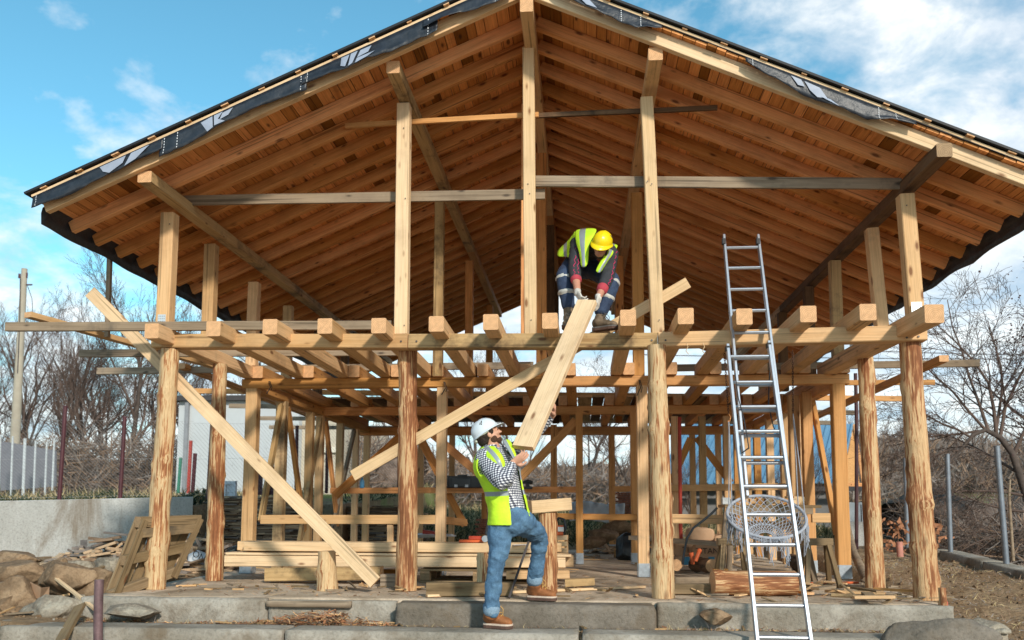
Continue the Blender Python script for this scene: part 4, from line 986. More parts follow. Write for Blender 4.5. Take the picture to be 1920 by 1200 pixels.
tl = ['bare tree cut by the left edge of the picture','bare tree directly behind the utility pole','bare tree left of the first dark red fence post','bare tree with low limbs right of the first fence post','bare tree left of the second fence post','bare tree rising above the second fence post','bare tree just left of the leftmost log post','bare tree hidden partly by the leftmost log post','bare tree above the roof of the white house','bare tree behind the corner of the white house','far left background tree with a lower crown','bare tree between the two loose ledger boards on the left']
for i, (px, Y, s_, k) in enumerate(((-20,26,.95,1),(22,29,1.0,2),(100,28,.98,0),(135,25.5,.82,1),(182,27,.95,2),(232,27,1.05,0),(262,29,1.1,2),(300,28,.95,1),(345,33,1.05,0),(440,34,1.1,1),(48,32,.8,0),(212,31,1.1,1))):
    X = U(px,850,Y).x; M = Matrix.Translation((X,Y,gz(X,Y)-.2)) @ Matrix.Rotation(i*1.7+.4,4,'Z') @ Matrix.Scale(s_,4)
    copy_tree(pr[k], M, tl[i])
# trees seen through the frame
tl = ['bare tree seen through the frame left of the carried plank','bare round-crowned tree seen under the loft right of the carried plank','bare tree far behind the middle of the frame','bare tree behind the third log post','bare tree in front of the blue roofed shed','bare tree at the left end of the shed roof','small bare tree behind the rear left studs','bare tree by the right end of the shed']
for i, (px, Y, s_, k) in enumerate(((985,34,.95,2),(1095,32,.92,1),(900,38,1.0,0),(1190,28,.62,1),(1450,21,.36,1),(1300,22,.33,0),(760,30,.6,2),(1500,21,.34,2))):
    X = U(px,850,Y).x; M = Matrix.Translation((X,Y,gz(X,Y)-.2)) @ Matrix.Rotation(i*2.1+1,4,'Z') @ Matrix.Scale(s_,4)
    copy_tree(pr[k], M, tl[i])
# big arching tree on the right
tr = MB(); cr = MB(); rg = random.Random(5)
Yt = 14.0
sp_ = [(1960,1040),(1935,960),(1915,900),(1898,850),(1875,820),(1848,806),(1825,815),(1802,842),(1775,870),(1755,890)]
pts = [U(x_, y_, Yt) for x_, y_ in sp_]; tr.tube(pts, [.085,.07,.06,.052,.045,.037,.03,.022,.014,.008], 8, cap=False)
base = U(1960,1040,Yt)
def twig(p, d, L, r, lev, droop=.0):
    n_ = 5; pts = [p]; rad = [r]; q = p.copy(); dd = d.copy()
    for i in range(n_):
        dd = (dd+V((rg.gauss(0,.22), rg.gauss(0,.22), rg.gauss(0,.22)-droop*.2))*.6).normalized(); q = q+dd*L/n_; pts.append(q.copy()); rad.append(max(.003, r*(1-.75*(i+1)/n_)))
    cr.tube(pts, rad, 5 if lev < 1 else 3, cap=False)
    if lev >= 3: return
    for i in range((8,7,5)[lev]):
        t = .12+.85*(i+rg.random()*.7)/(8,7,5)[lev]; j = min(int(t*n_), n_-1); b = pts[j].lerp(pts[j+1], t*n_-j); ax = (pts[j+1]-pts[j]).normalized()
        o_ = ax.orthogonal(); o_.rotate(Quaternion(ax, rg.random()*6.283)); sp = rg.uniform(.4,.95)
        twig(b, (ax*math.cos(sp)+o_.normalized()*math.sin(sp)), L*rg.uniform(.38,.6), max(.003, rad[j]*.55), lev+1, droop)
for (x0,y0,dx,dz,L,r,dr) in ((1868,815,-.12,1.0,2.0,.032,0),(1853,808,-.35,1,2.2,.028,0),(1866,815,.25,1,1.8,.028,0),(1900,852,.5,1,1.8,.03,0),(1912,890,-1,.5,1.4,.026,.3),(1925,930,-1,.35,1.5,.026,.5),(1935,960,-1,.1,1.4,.024,.5),(1948,1000,-1,.1,1.3,.022,.6),
        (1835,808,-1,.25,1.3,.022,.2),(1820,820,-1,.4,1.2,.02,.1),(1800,845,-1,-.1,1.0,.016,.3),(1915,900,.7,.8,1.8,.03,.1),(1940,975,.8,.6,1.8,.03,.1),(1848,806,-.8,.9,1.9,.024,0),(1875,820,.1,1.0,2.4,.03,0)):
    twig(U(x0,y0,Yt), V((dx,rg.uniform(-.3,.3),dz)).normalized(), L, r, 0, dr)
tt = empty('bare_tree', base, 'large dark bare tree with an arched main limb at the right edge', 'tree', 'bare trees')
tr.build('trunk', BARK, tt); cr.build('crown', TWIG, tt)
LEAFD = plain('withered_fruit', (.06,.03,.03), .8); mb = MB()
for _ in range(420):
    c = U(1905+rg.gauss(0,30), 690+rg.gauss(0,75), Yt+rg.uniform(-.8,.8)); s_ = rg.uniform(.006,.015)
    M = Matrix.Translation(c) @ Matrix.Rotation(rg.random()*6,4,'X') @ Matrix.Rotation(rg.random()*6,4,'Z'); mb.add([(-s_,-s_,0),(s_,-s_,s_*.4),(s_,s_,0),(-s_,s_,-s_*.4)], [(0,1,2,3)], 0, M)
mb.build('withered_leaves', LEAFD, tt)
# upper right overhanging tree and small leafy tips far behind
X = U(1990,1000,15).x
tree(31, (X, 15, -.2), 'second dark bare tree mostly cut off by the right edge', 4.6, .10, nkids=(11,7,5,4), spread=.85, upb=.3, trunk_frac=.2)
for i, (px, Y, s_, k) in enumerate(((1640,44,.62,2),(1670,46,.6,0),(1700,48,.55,1),(1760,46,.5,2),(1810,47,.5,0))):
    X = U(px,850,Y).x; M = Matrix.Translation((X,Y,gz(X,Y)-.2)) @ Matrix.Rotation(i*2.1+1,4,'Z') @ Matrix.Scale(s_,4)
    copy_tree(pr[k], M, ['distant bare tree between the two right log posts, leftmost','distant bare tree between the two right log posts, middle','distant bare tree just left of the rightmost log post','distant bare tree right of the rightmost log post','distant bare tree behind the middle steel post'][i])
# dead oak leaves at the low wall
o = brush('dead_leaves', 170, lambda r: (U(1665+r.gauss(0,14),1010,14).x if r.random() < .6 else U(1800+r.gauss(0,12),1020,12.5).x, r.uniform(13.2,14.2)), lambda X, Y: .55, .07, 20, 'orange dead leaves caught in the bramble behind the low wall', [plain('dead_leaf', (.36,.16,.08), .8, 0, .2)], (1,), .025, .5, 'dead leaves')
# ------------------------------------------------------------ people
def cap_loft(mb, rings, n=20, m=0):
    "rings: (center, axisA*ra, axisB*rb) closed with rounded ends"
    v = []
    def ring(c, A, B, s=1.0): return [c+A*math.cos(2*math.pi*k/n)*s+B*math.sin(2*math.pi*k/n)*s for k in range(n)]
    c0, A0, B0 = rings[0]; c1, A1, B1 = rings[-1]
    d0 = (rings[0][0]-rings[1][0]).normalized(); d1 = (rings[-1][0]-rings[-2][0]).normalized()
    e0 = min(A0.length, B0.length)*.55; e1 = min(A1.length, B1.length)*.55
    seq = [(c0+d0*e0, A0, B0, .45), (c0+d0*e0*.6, A0, B0, .8)]+[(c, A, B, 1) for c, A, B in rings]+[(c1+d1*e1*.6, A1, B1, .8), (c1+d1*e1, A1, B1, .45)]
    for c, A, B, s in seq: v += ring(c, A, B, s)
    f = []
    for i in range(len(seq)-1):
        for k in range(n): a, b = i*n+k, i*n+(k+1) % n; f.append((a, b, b+n, a+n))
    f += [tuple(range(n-1,-1,-1)), tuple(range((len(seq)-1)*n, len(seq)*n))]
    mb.add(v, f, m, sm=True)
def limb(mb, pts, rad, hint=(0,0,1), flatn=1.0, n=18, sub=4):
    "smooth tapered limb through joints"
    pts = [V(p) for p in pts]; P = []; Rr = []
    for i in range(len(pts)-1):
        p0 = pts[max(0,i-1)]; p1 = pts[i]; p2 = pts[i+1]; p3 = pts[min(len(pts)-1,i+2)]
        for j in range(sub):
            t = j/sub; a = (p2-p0)*.3; b = (p3-p1)*.3; h = (2*t**3-3*t**2+1, t**3-2*t**2+t, -2*t**3+3*t**2, t**3-t**2)
            P.append(p1*h[0]+a*h[1]+p2*h[2]+b*h[3]); Rr.append(rad[i]+(rad[i+1]-rad[i])*t)
    P.append(pts[-1]); Rr.append(rad[-1]); u = V(hint); rings = []
    for i, p in enumerate(P):
        d = (P[min(i+1,len(P)-1)]-P[max(i-1,0)]).normalized(); u = (u-d*u.dot(d)); u = u.normalized() if u.length > 1e-3 else d.orthogonal().normalized()
        w_ = d.cross(u); rings.append((p, u*Rr[i]*flatn, w_*Rr[i]))
    cap_loft(mb, rings, n)
def ell(mb, c, r, M=None, n=14):
    v = []; f = []; c = V(c); m = n
    for i in range(1, m):
        th = math.pi*i/m
        for k in range(2*n): ph = math.pi*k/n; v.append(V((r[0]*math.sin(th)*math.cos(ph), r[1]*math.sin(th)*math.sin(ph), r[2]*math.cos(th))))
    top = len(v); v += [V((0,0,r[2])), V((0,0,-r[2]))]; K = 2*n
    for i in range(m-2):
        for k in range(K): a, b = i*K+k, i*K+(k+1)%K; f.append((a, a+K, b+K, b))
    for k in range(K): f.append((top, k, (k+1)%K)); f.append((top+1, (m-2)*K+(k+1)%K, (m-2)*K+k))
    R3 = M.to_3x3() if M is not None else Matrix.Identity(3)
    mb.add([c+R3 @ p for p in v], f, sm=True)
CREASE = bpy.data.textures.new('denim_creases', 'MARBLE'); CREASE.noise_scale = .10; CREASE.turbulence = 9; CREASE.noise_depth = 2
CLOUD = bpy.data.textures.new('creases', 'CLOUDS'); CLOUD.noise_scale = .055; CLOUD.noise_depth = 2
CLOUD2 = bpy.data.textures.new('folds', 'CLOUDS'); CLOUD2.noise_scale = .13; CLOUD2.noise_depth = 1
def remesh(o, vox, sm_=4, disp=0.0, tex=None):
    r = o.modifiers.new('one_surface', 'REMESH'); r.mode = 'VOXEL'; r.voxel_size = vox; r.use_smooth_shade = True
    if sm_: s = o.modifiers.new('soft', 'SMOOTH'); s.iterations = sm_; s.factor = .6
    if disp:
        d = o.modifiers.new('creases', 'DISPLACE'); d.strength = disp; d.texture = tex or CLOUD; d.texture_coords = 'LOCAL'; d.mid_level = .5
    return o
def axes(fwd, up):
    f = V(fwd).normalized(); u = V(up); u = (u-f*u.dot(f)).normalized(); s = f.cross(u)      # s = the person's right
    return f, u, s
def face_mat(f, u, s): return Matrix((f, -s, u)).transposed()   # x forward, y left, z up
def head(mb, c, f, u, s, k=1.0):
    M = face_mat(f, u, s); e = lambda p, r: ell(mb, V(c)+M @ (V(p)*k), tuple(x*k for x in r), M)
    e((-.012,0,.035), (.098,.076,.085)); e((.012,0,-.02), (.080,.068,.085)); e((.040,0,-.072), (.046,.048,.036)); e((.062,0,-.090), (.018,.024,.015))
    e((.083,0,.020), (.016,.055,.012)); e((.098,0,-.010), (.014,.012,.026)); e((.108,0,-.026), (.016,.014,.011)); e((.080,0,-.058), (.018,.026,.008)); e((.077,0,-.070), (.017,.022,.008))
    for y in (-1,1): e((.064,y*.040,-.022), (.026,.022,.024)); e((-.008,y*.076,-.012), (.020,.010,.032)); e((.080,y*.031,.003), (.012,.014,.009))
def hand(mb, wr, d, nrm, thumb_side, curl=.6, k=1.0, spread=.1, curls=None, th_in=.3):
    "wr wrist point, d finger direction, nrm back-of-hand normal; fingers bend away from nrm"
    d = V(d).normalized(); nrm = V(nrm); nrm = (nrm-d*nrm.dot(d)).normalized(); s = d.cross(nrm)*thumb_side; wr = V(wr)
    rings = []
    for t, w_, h in ((-.01,.026,.020),(.02,.032,.017),(.05,.041,.016),(.085,.042,.014)): rings.append((wr+d*t*k, s*w_*k, nrm*h*k))
    cap_loft(mb, rings, 14)
    for i, (off, L, r) in enumerate(((.030,.072,.0088),(.010,.080,.0090),(-.011,.074,.0086),(-.031,.058,.0078))):
        cu = (curls[i] if curls else curl)*(1+.12*i); p = wr+(d*.085+s*off)*k; dd = (d+s*off*spread*12).normalized(); pts = [p-d*.02*k, p]; a = 0
        for j, q in enumerate((.45,.30,.25)):
            a += cu*(.8,.9,.6)[j]; v_ = dd*math.cos(a)-nrm*math.sin(a); p = p+v_*L*q*k; pts.append(p)
        limb(mb, pts, [r*1.1*k,r*1.08*k,r*k,r*.93*k,r*.8*k], nrm, 1, 10, 3)
    p = wr+(d*.028+s*.030)*k; td = (d*.55+s*.75-nrm*th_in).normalized(); t2 = (d*.85+s*.15-nrm*(th_in+.35)).normalized(); t3 = (d*.8-s*.1-nrm*(th_in+.6)).normalized()
    limb(mb, [p-td*.015*k, p+td*.025*k, p+td*.025*k+t2*.032*k, p+td*.025*k+t2*.032*k+t3*.026*k], [.014*k,.013*k,.0105*k,.0085*k], nrm, 1, 10, 3)
SKIN = plain('skin', (.56,.30,.20), .5, 0, .08, 20, .1, .4); SKIN2 = plain('skin_tanned', (.50,.24,.16), .5, 0, .1, 20, .1, .4)
HAIR = plain('dark_hair', (.030,.018,.012), .7, 0, .4, 60, .8)
BEARD = plain('brown_beard', (.10,.045,.025), .8, 0, .5, 120, .8)
def helmet(parent, c, f, u, s, mat, k=1.0, strap=True):
    M = face_mat(f, u, s); mb = MB(); n_, m_ = 36, 12; v = []; F_ = []
    def P(th, ph, ex=0):
        cx, cy = math.cos(ph), math.sin(ph); r = math.sin(th)
        rx, ry, rz = .132, .108, .118
        ridge = .006*max(0, 1-abs(math.sin(ph))*4)*min(1, r*3) + .004*max(0, 1-abs(abs(math.sin(ph))-.42)*9)*r
        return V(((rx+ridge+ex)*r*cx, (ry+ridge+ex)*r*cy, (rz+ridge+ex)*math.cos(th)))
    for i in range(m_+1):
        for k_ in range(n_): v.append(P(max(.02, i/m_*math.pi*.53), 2*math.pi*k_/n_))
    # brim: flares outwards, longer peak at the front
    for j, (ex, dz) in enumerate(((.006,-.003),(.014,-.010),(.014,-.014))):
        for k_ in range(n_):
            ph = 2*math.pi*k_/n_; pk = .048*max(0, math.cos(ph))**3*(j > 0); p = P(math.pi*.53, ph, ex+pk); p.z += dz-.010*max(0, math.cos(ph))**3*(j > 0); v.append(p)
    R_ = m_+4
    for i in range(R_-1):
        for k_ in range(n_): a, b = i*n_+k_, i*n_+(k_+1) % n_; F_.append((a, a+n_, b+n_, b))
    F_.append(tuple(range(n_)))
    mb.add([V(c)+M @ (p*k) for p in v], F_, sm=True); o = mb.build('helmet', mat, parent); so_ = o.modifiers.new('shell','SOLIDIFY'); so_.thickness = .003
    hb = MB()
    for sy in (-1,1):
        for i in range(4):
            for j in range(1 if i in (0,3) else 2):
                p = P(.75+.10*i, sy*(1.50+.16*j+.07*i)+0, .0005); ell(hb, V(c)+M @ (p*k), (.006,.004,.004), M, 5)
    hb.build('vent', ROOFD, o)
    sb = MB(); pts = [P(math.pi*.53, ph, -.004)+V((0,0,-.016)) for ph in [math.pi*.5+math.pi*q/10 for q in range(11)]]
    sb.tube([V(c)+M @ (p*k) for p in pts], .011*k, 8, sq=.5); ell(sb, V(c)+M @ (V((-.135,0,-.04))*k), (.012,.028,.018), M, 6); sb.build('head_band', plain('band_plastic', (.55,.58,.50), .5), o)
    return o
def boot(parent, heel, toe, up, ankle, mat, sole, k=1.0, lace=True, name='boot'):
    heel, toe, up, ankle = V(heel), V(toe), V(up).normalized(), V(ankle); d = (toe-heel).normalized(); L = (toe-heel).length; up = (up-d*up.dot(d)).normalized(); s = d.cross(up); mb = MB()
    prof = [(.02,.030,.055,.055),(.12,.038,.062,.068),(.30,.040,.060,.078),(.50,.044,.045,.060),(.70,.050,.034,.046),(.88,.046,.030,.040),(.98,.034,.022,.030)]
    cap_loft(mb, [(heel+d*L*t+up*(.022+h*k), s*w_*k, up*hh*k*.72) for t, w_, h, hh in prof], 16)
    a0 = heel+d*L*.22+up*.07*k
    limb(mb, [a0, a0.lerp(ankle, .5), ankle], [.052*k,.048*k,.050*k], d, 1.08)
    o = remesh(mb.build(name, mat, parent), .007, 3, .004)
    sb = MB(); v = []; 
    for t, w_ in ((-.02,.022),(.03,.034),(.15,.040),(.35,.039),(.55,.045),(.75,.051),(.9,.047),(1.0,.034),(1.04,.016)):
        for sy in (-1,1):
            for z in (0,.026): v.append(heel+d*L*t+s*w_*sy*1.06*k+up*z*k)
    F_ = []
    for i in range(8):
        a = i*4; F_ += [(a,a+4,a+5,a+1),(a+2,a+3,a+7,a+6),(a+1,a+5,a+7,a+3),(a,a+2,a+6,a+4)]
    F_ += [(0,1,3,2),(32,34,35,33)]; sb.add(v, F_); sb.build('sole', sole[0], o)
    wb = MB(); wv = []
    for t, w_ in ((-.02,.022),(.03,.034),(.15,.040),(.35,.039),(.55,.045),(.75,.051),(.9,.047),(1.0,.034),(1.04,.016)):
        for sy in (-1,1):
            for z in (.022,.034): wv.append(heel+d*L*(t*1.005)+s*w_*sy*1.09*k+up*z*k)
    wb.add(wv, F_); wb.build('welt', sole[1], o)
    if lace:
        lb = MB()
        for i in range(5):
            t = .66-.07*i; c = heel+d*L*t+up*(.088+.018*i)*k
            lb.tube([c-s*.026*k, c+up*.008*k+d*.004, c+s*.026*k], .0035*k, 5)
        for sy in (-1,1): c = heel+d*L*.40+up*.16*k; lb.tube([c, c+d*.03+s*.02*sy, c+d*.05+s*.04*sy-up*.03, c+d*.045+s*.045*sy-up*.07], .003*k, 5)
        lb.build('laces', plain('boot_lace', (.55,.33,.10) if sole[2] else (.10,.09,.08), .7), o)
    return o
def torso_rings(spec):
    "spec: (center, fwd, up, half_width, half_depth)"
    out = []
    for c, f_, u_, hw, hd in spec:
        f, u, s = axes(f_, u_); out.append((V(c), f, s, u, hw, hd))
    return out
def vest(parent, rings, mat, stripe, gap=(-.5,.5), top_i=3, grow_=.016, sub=4, arm=(1.05,2.1)):
    # angle measured from forward towards the person's right
    n_ = 44; g0, g1 = gap; v = []; f = []; mi = []; R2 = []
    for i in range(len(rings)-1):
        for j in range(sub):
            t = j/sub; a, b = rings[i], rings[i+1]; R2.append((a[0].lerp(b[0],t), a[1].lerp(b[1],t).normalized(), a[2].lerp(b[2],t).normalized(), a[4]+(b[4]-a[4])*t, a[5]+(b[5]-a[5])*t, i+t))
    a = rings[-1]; R2.append((a[0], a[1], a[2], a[4], a[5], len(rings)-1.0)); K = n_+1
    for (c, fw, s, hw, hd, w_) in R2:
        for k in range(K):
            an = g1+(2*math.pi-(g1-g0))*k/n_; p = c+fw*math.cos(an)*(hd+grow_)+s*math.sin(an)*(hw+grow_)
            p += (fw*math.cos(an)+s*math.sin(an))*.008*noise.noise(V((an*1.6, w_*1.3, 3))); v.append(p)
    for i in range(len(R2)-1):
        wv = R2[i][5]
        for k in range(n_):
            an = (g1+(2*math.pi-(g1-g0))*(k+.5)/n_) % (2*math.pi)
            if wv >= top_i-.9 and (arm[0] < an < arm[1] or arm[0] < 2*math.pi-an < arm[1]): continue
            a = i*K+k; f.append((a, a+1, a+K+1, a+K)); q = 0
            for lo, hi in stripe[1]:
                if lo <= wv < hi: q = 1
            if wv >= top_i-1.2 and any(abs(x-an) < .16 for x in (stripe[2], 2*math.pi-stripe[2])): q = 1
            mi.append(q)
    o = mesh('safety_vest', v, f, [mat, stripe[0]], None, parent, smooth=True, mi=mi); s_ = o.modifiers.new('cloth','SOLIDIFY'); s_.thickness = .006
    ss = o.modifiers.new('round','SUBSURF'); ss.levels = 1; ss.render_levels = 1; dd = o.modifiers.new('folds','DISPLACE'); dd.strength = .02; dd.texture = CLOUD2; dd.texture_coords = 'LOCAL'
    return o
HIVIS = plain('hi_vis_cloth', (.56,.86,.03), .7, 0, .16, 7, .35); GREYS = plain('reflective_tape', (.30,.34,.36), .35, .1, .08, 8)
def gingham():
    m, t, n, l, bs = nt('gingham_shirt'); tc = n.new('ShaderNodeTexCoord'); mp = N(n, 'ShaderNodeMapping'); mp.inputs['Rotation'].default_value = (.2,.25,.6); l.new(tc.outputs['Object'], mp.inputs[0])
    sp = n.new('ShaderNodeSeparateXYZ'); l.new(mp.outputs[0], sp.inputs[0])
    def st(o_): return mathn(n, l, 'GREATER_THAN', mathn(n, l, 'FRACT', mathn(n, l, 'MULTIPLY', o_, 52.0)), .5)
    a = mathn(n, l, 'MULTIPLY', mathn(n, l, 'ADD', st(sp.outputs[0]), st(sp.outputs[2])), .5)
    b = mathn(n, l, 'MULTIPLY', mathn(n, l, 'ADD', st(sp.outputs[1]), st(sp.outputs[2])), .5)
    ge_ = n.new('ShaderNodeNewGeometry'); g2 = n.new('ShaderNodeSeparateXYZ'); l.new(ge_.outputs['Normal'], g2.inputs[0])
    side = mathn(n, l, 'GREATER_THAN', mathn(n, l, 'ABSOLUTE', g2.outputs[0]), mathn(n, l, 'ABSOLUTE', g2.outputs[1]))
    x_ = n.new('ShaderNodeMix'); l.new(side, x_.inputs[0]); l.new(a, x_.inputs[2]); l.new(b, x_.inputs[3])
    l.new(ramp_of(n, l, x_.outputs[0], [(0,(.78,.79,.80)),(.3,(.18,.19,.24)),(.8,(.018,.020,.035))], 'CONSTANT'), bs.inputs['Base Color']); bs.inputs['Roughness'].default_value = .85
    return m
GING = gingham()
def denim(name, a, b):
    m, t, n, l, bs = nt(name); tc = n.new('ShaderNodeTexCoord')
    x_ = N(n, 'ShaderNodeTexNoise', i_Scale=9.0, i_Detail=5.0, i_Roughness=.6); l.new(tc.outputs['Object'], x_.inputs['Vector']); y_ = N(n, 'ShaderNodeTexNoise', i_Scale=130.0, i_Detail=3.0); l.new(tc.outputs['Object'], y_.inputs['Vector'])
    c = ramp_of(n, l, x_.outputs['Fac'], [(.36, a), (.62, b)]); c = mixc(n, l, .6, c, ramp_of(n, l, y_.outputs['Fac'], [(.35,(.7,.7,.72)),(.65,(1.25,1.25,1.22))]), 'MULTIPLY')
    l.new(c, bs.inputs['Base Color']); bs.inputs['Roughness'].default_value = .85; bump(n, l, x_.outputs['Fac'], bs, .5, .02); return m
DEN = denim('blue_denim', (.05,.115,.20), (.10,.205,.33)); DENL = denim('denim_turnup', (.16,.25,.34), (.22,.32,.42)); NAVY = denim('navy_work_cloth', (.015,.030,.07), (.035,.06,.12))
# ===== man on the kerb
m1 = empty('person', G(930,1176,kz), 'bearded man in white helmet, checked shirt and jeans, holding the lower end of a plank', 'person')
hc = U(915,815,7.02); hf, hu, hs = axes((.84,.30,.46), (-.45,0,.88))
nshR, nshL = U(909,860,6.92), U(944,850,7.17); elR, wrR = U(944,905,6.74), U(961,868,6.86); elL, wrL = U(992,826,7.42), U(1038,776,7.36)
hipR, knR, anR = U(940,978,6.97), U(930,1062,6.92), U(921,1150,6.93); hipL, knL, anL = U(974,975,7.02), U(1012,1008,7.30), U(1002,1092,7.42)
tf = (.72,-.62,0)
sp1 = [(U(957,985,7.0),(.62,-.78,0),(0,0,1),.165,.125),(U(954,955,7.0),(.62,-.78,0),(-.02,0,1),.150,.115),(U(945,920,7.0),tf,(-.1,0,1),.155,.115),(U(934,885,7.0),tf,(-.2,0,1),.180,.125),(U(928,862,7.02),(.8,-.5,0),(-.2,0,1),.185,.115),(U(925,845,7.03),(.8,-.5,0),(-.1,0,1),.115,.085)]
T1 = torso_rings(sp1)
bd = MB(); head(bd, hc, hf, hu, hs, .93)
limb(bd, [U(926,850,7.03), U(921,830,7.03), hc-hu*.05-hf*.02], [.066,.058,.055], hf)
cap_loft(bd, [(c, f*(hd-.022), s*(hw-.022)) for c,f,s,u,hw,hd in T1])
for a, b, c, r in ((nshR,elR,wrR,(.042,.036,.026)),(nshL,elL,wrL,(.042,.036,.026))): limb(bd, [a,b,c], r)
for a, b, c in ((hipR,knR,anR),(hipL,knL,anL)): limb(bd, [a,b,c], (.075,.05,.036))
hand(bd, wrR, (.80,.12,.50), (.35,-.75,-.50), 1, curls=(.35,.4,.45,.55), th_in=-.5)
hand(bd, wrL, (.10,-.72,.62), (1,.12,0), -1, curl=.75, th_in=.2)
remesh(bd.build('body', SKIN, m1), .0044, 1)
sh = MB(); cap_loft(sh, [(c, f*hd, s*hw) for c,f,s,u,hw,hd in T1[1:]])
limb(sh, [nshR.lerp(T1[4][0],.4), nshR, elR, wrR.lerp(elR,.12)], [.075,.082,.070,.042]); limb(sh, [nshL.lerp(T1[4][0],.4), nshL, elL, wrL.lerp(elL,.15)], [.07,.066,.052,.038])
remesh(sh.build('shirt', GING, m1), .009, 5, .016)
cl_ = MB(); cc = T1[5][0]; f_, s_, u_ = T1[5][1], T1[5][2], T1[5][3]
pts = [cc+u_*.03+f_*math.cos(a)*.070+s_*math.sin(a)*.075 for a in [.5+5.3*q/14 for q in range(15)]]; cl_.tube(pts, .013, 6, sq=1.6); cl_.build('collar', GING, m1)
v1 = vest(m1, [T1[0]]+T1[1:], HIVIS, (GREYS, [(1.55,1.85),(2.85,3.05)], .75), gap=(-.65,.42), top_i=3.7, arm=(1.25,2.05))
jb = MB(); PW = U(956,958,7.0); jf, ju, js = axes((.62,-.78,0),(0,0,1))
cap_loft(jb, [(U(957,957,7.0), jf*.112, js*.148), (U(957,972,7.0), jf*.125, js*.165), (U(957,990,7.0), jf*.115, js*.155)])
limb(jb, [U(946,968,6.98), hipR, U(936,1020,6.95), knR, U(924,1105,6.93), anR], [.10,.106,.088,.070,.066,.063], jf)
limb(jb, [U(968,968,7.0), hipL, U(996,992,7.17), knL, U(1008,1050,7.37), anL], [.10,.102,.088,.072,.066,.060], jf)
remesh(jb.build('jeans', DEN, m1), .007, 3, .014, CREASE)
for a, k_ in ((anR,knR),(anL,knL)):
    tb = MB(); d = (a-k_).normalized(); limb(tb, [a-d*.040, a-d*.008], [.066,.065], n=24); remesh(tb.build('jeans_turnup', DENL, m1), .007, 1, .004)
bm_ = MB(); Mf = face_mat(hf, hu, hs)
for p, r in (((.046,0,-.078),(.040,.046,.030)),((.014,.048,-.055),(.030,.018,.034)),((.014,-.048,-.055),(.030,.018,.034)),((.087,0,-.046),(.010,.024,.006))): ell(bm_, hc+Mf @ V(p), r, Mf)
remesh(bm_.build('beard', BEARD, m1), .006, 1, .006)
hm_ = MB()
for p, r in (((-.035,0,.02),(.082,.082,.085)),((-.060,0,-.030),(.045,.068,.05)),((.012,.068,.012),(.028,.014,.032)),((.012,-.068,.012),(.028,.014,.032))): ell(hm_, hc+Mf @ V(p), r, Mf)
remesh(hm_.build('hair', HAIR, m1), .007, 1, .006)
WHH = plain('white_helmet', (.62,.68,.72), .28, 0, .03, 3); YLH = plain('yellow_helmet', (.85,.62,.01), .28, 0, .03, 3)
helmet(m1, hc+hu*.040-hf*.008, *axes(hf+hu*.12, hu), WHH, .84)
eb = MB()
for y in (-1,1): ell(eb, hc+Mf @ V((.083,y*.031,.000)), (.009,.011,.006), Mf, 6)
eb.build('eye', HAIR, m1)
TAN = plain('tan_suede', (.30,.115,.04), .75, 0, .25, 22, .3); SOLE = plain('dark_sole', (.10,.055,.04), .8); WELT = plain('cream_welt', (.62,.50,.40), .7)
boot(m1, G(909,1176,kz+.004)+V((0,0,0)), G(958,1179,kz+.004), (0,0,1), anR+V((0,0,-.0)), TAN, (SOLE, WELT, 1), 1.08)
boot(m1, V((G(993,1120,0).x, 7.50, .004)), V((G(1043,1121,0).x, 7.44, .004)), (0,0,1), anL, TAN, (SOLE, WELT, 1), 1.08)
# ===== man on the loft
m2 = empty('person', U(1110,628,8.1), 'worker in yellow helmet and navy trousers bending down on the loft beam', 'person')
qc = U(1128,461,8.03); qf, qu, qs = axes((-.26,-.78,-.50), (.22,-.45,.86))
sLft, sRgt = U(1084,456,8.28), U(1145,475,8.24)
eL2, wL2 = U(1078,507,8.12), U(1083,548,7.93); eR2, wR2 = U(1137,525,8.08), U(1122,558,7.93)
hL2, kL2, aL2 = U(1074,497,8.62), U(1058,519,8.20), U(1066,581,8.17); hR2, kR2, aR2 = U(1112,505,8.60), U(1147,527,8.20), U(1126,594,8.12)
d0, d1 = (.05,-.75,-.55), (.1,-.6,-.75)
sp2 = [(U(1088,500,8.66),(.05,-.9,-.2),(0,-.2,1),.165,.12),(U(1089,486,8.60),(.05,-.85,-.4),(0,-.4,.9),.160,.12),(U(1096,474,8.48),d0,(.05,-.6,.7),.165,.12),(U(1106,466,8.36),d1,(.1,-.7,.6),.185,.12),(U(1114,464,8.26),d1,(.15,-.8,.5),.180,.11),(U(1119,464,8.18),d1,(.15,-.8,.5),.105,.08)]
T2 = torso_rings(sp2)
bd = MB(); head(bd, qc, qf, qu, qs, .9)
limb(bd, [U(1118,465,8.2), U(1124,460,8.12), qc-qf*.02-qu*.03], [.066,.058,.055], qf)
cap_loft(bd, [(c, f*(hd-.022), s*(hw-.022)) for c,f,s,u,hw,hd in T2])
for a, b, c in ((sLft,eL2,wL2),(sRgt,eR2,wR2)): limb(bd, [a,b,b.lerp(c,.3),c], (.045,.042,.042,.028))
for a, b, c in ((hL2,kL2,aL2),(hR2,kR2,aR2)): limb(bd, [a,b,c], (.075,.05,.036))
remesh(bd.build('body', SKIN2, m2), .0055, 2)
gv = MB(); hand(gv, wL2, (.30,-.45,-.80), (-.75,-.35,-.25), 1, curl=.75, k=1.05, th_in=.7); hand(gv, wR2, (-.10,-.45,-.85), (.75,-.35,-.25), -1, curl=.75, k=1.05, th_in=.7)
limb(gv, [wL2+V((0,.01,.02)), wL2-V((0,0,.02))], [.032,.030]); limb(gv, [wR2+V((0,.01,.02)), wR2-V((0,0,.02))], [.032,.030])
remesh(gv.build('work_gloves', plain('glove_cloth', (.55,.52,.47), .85, 0, .15, 20), m2), .0052, 2)
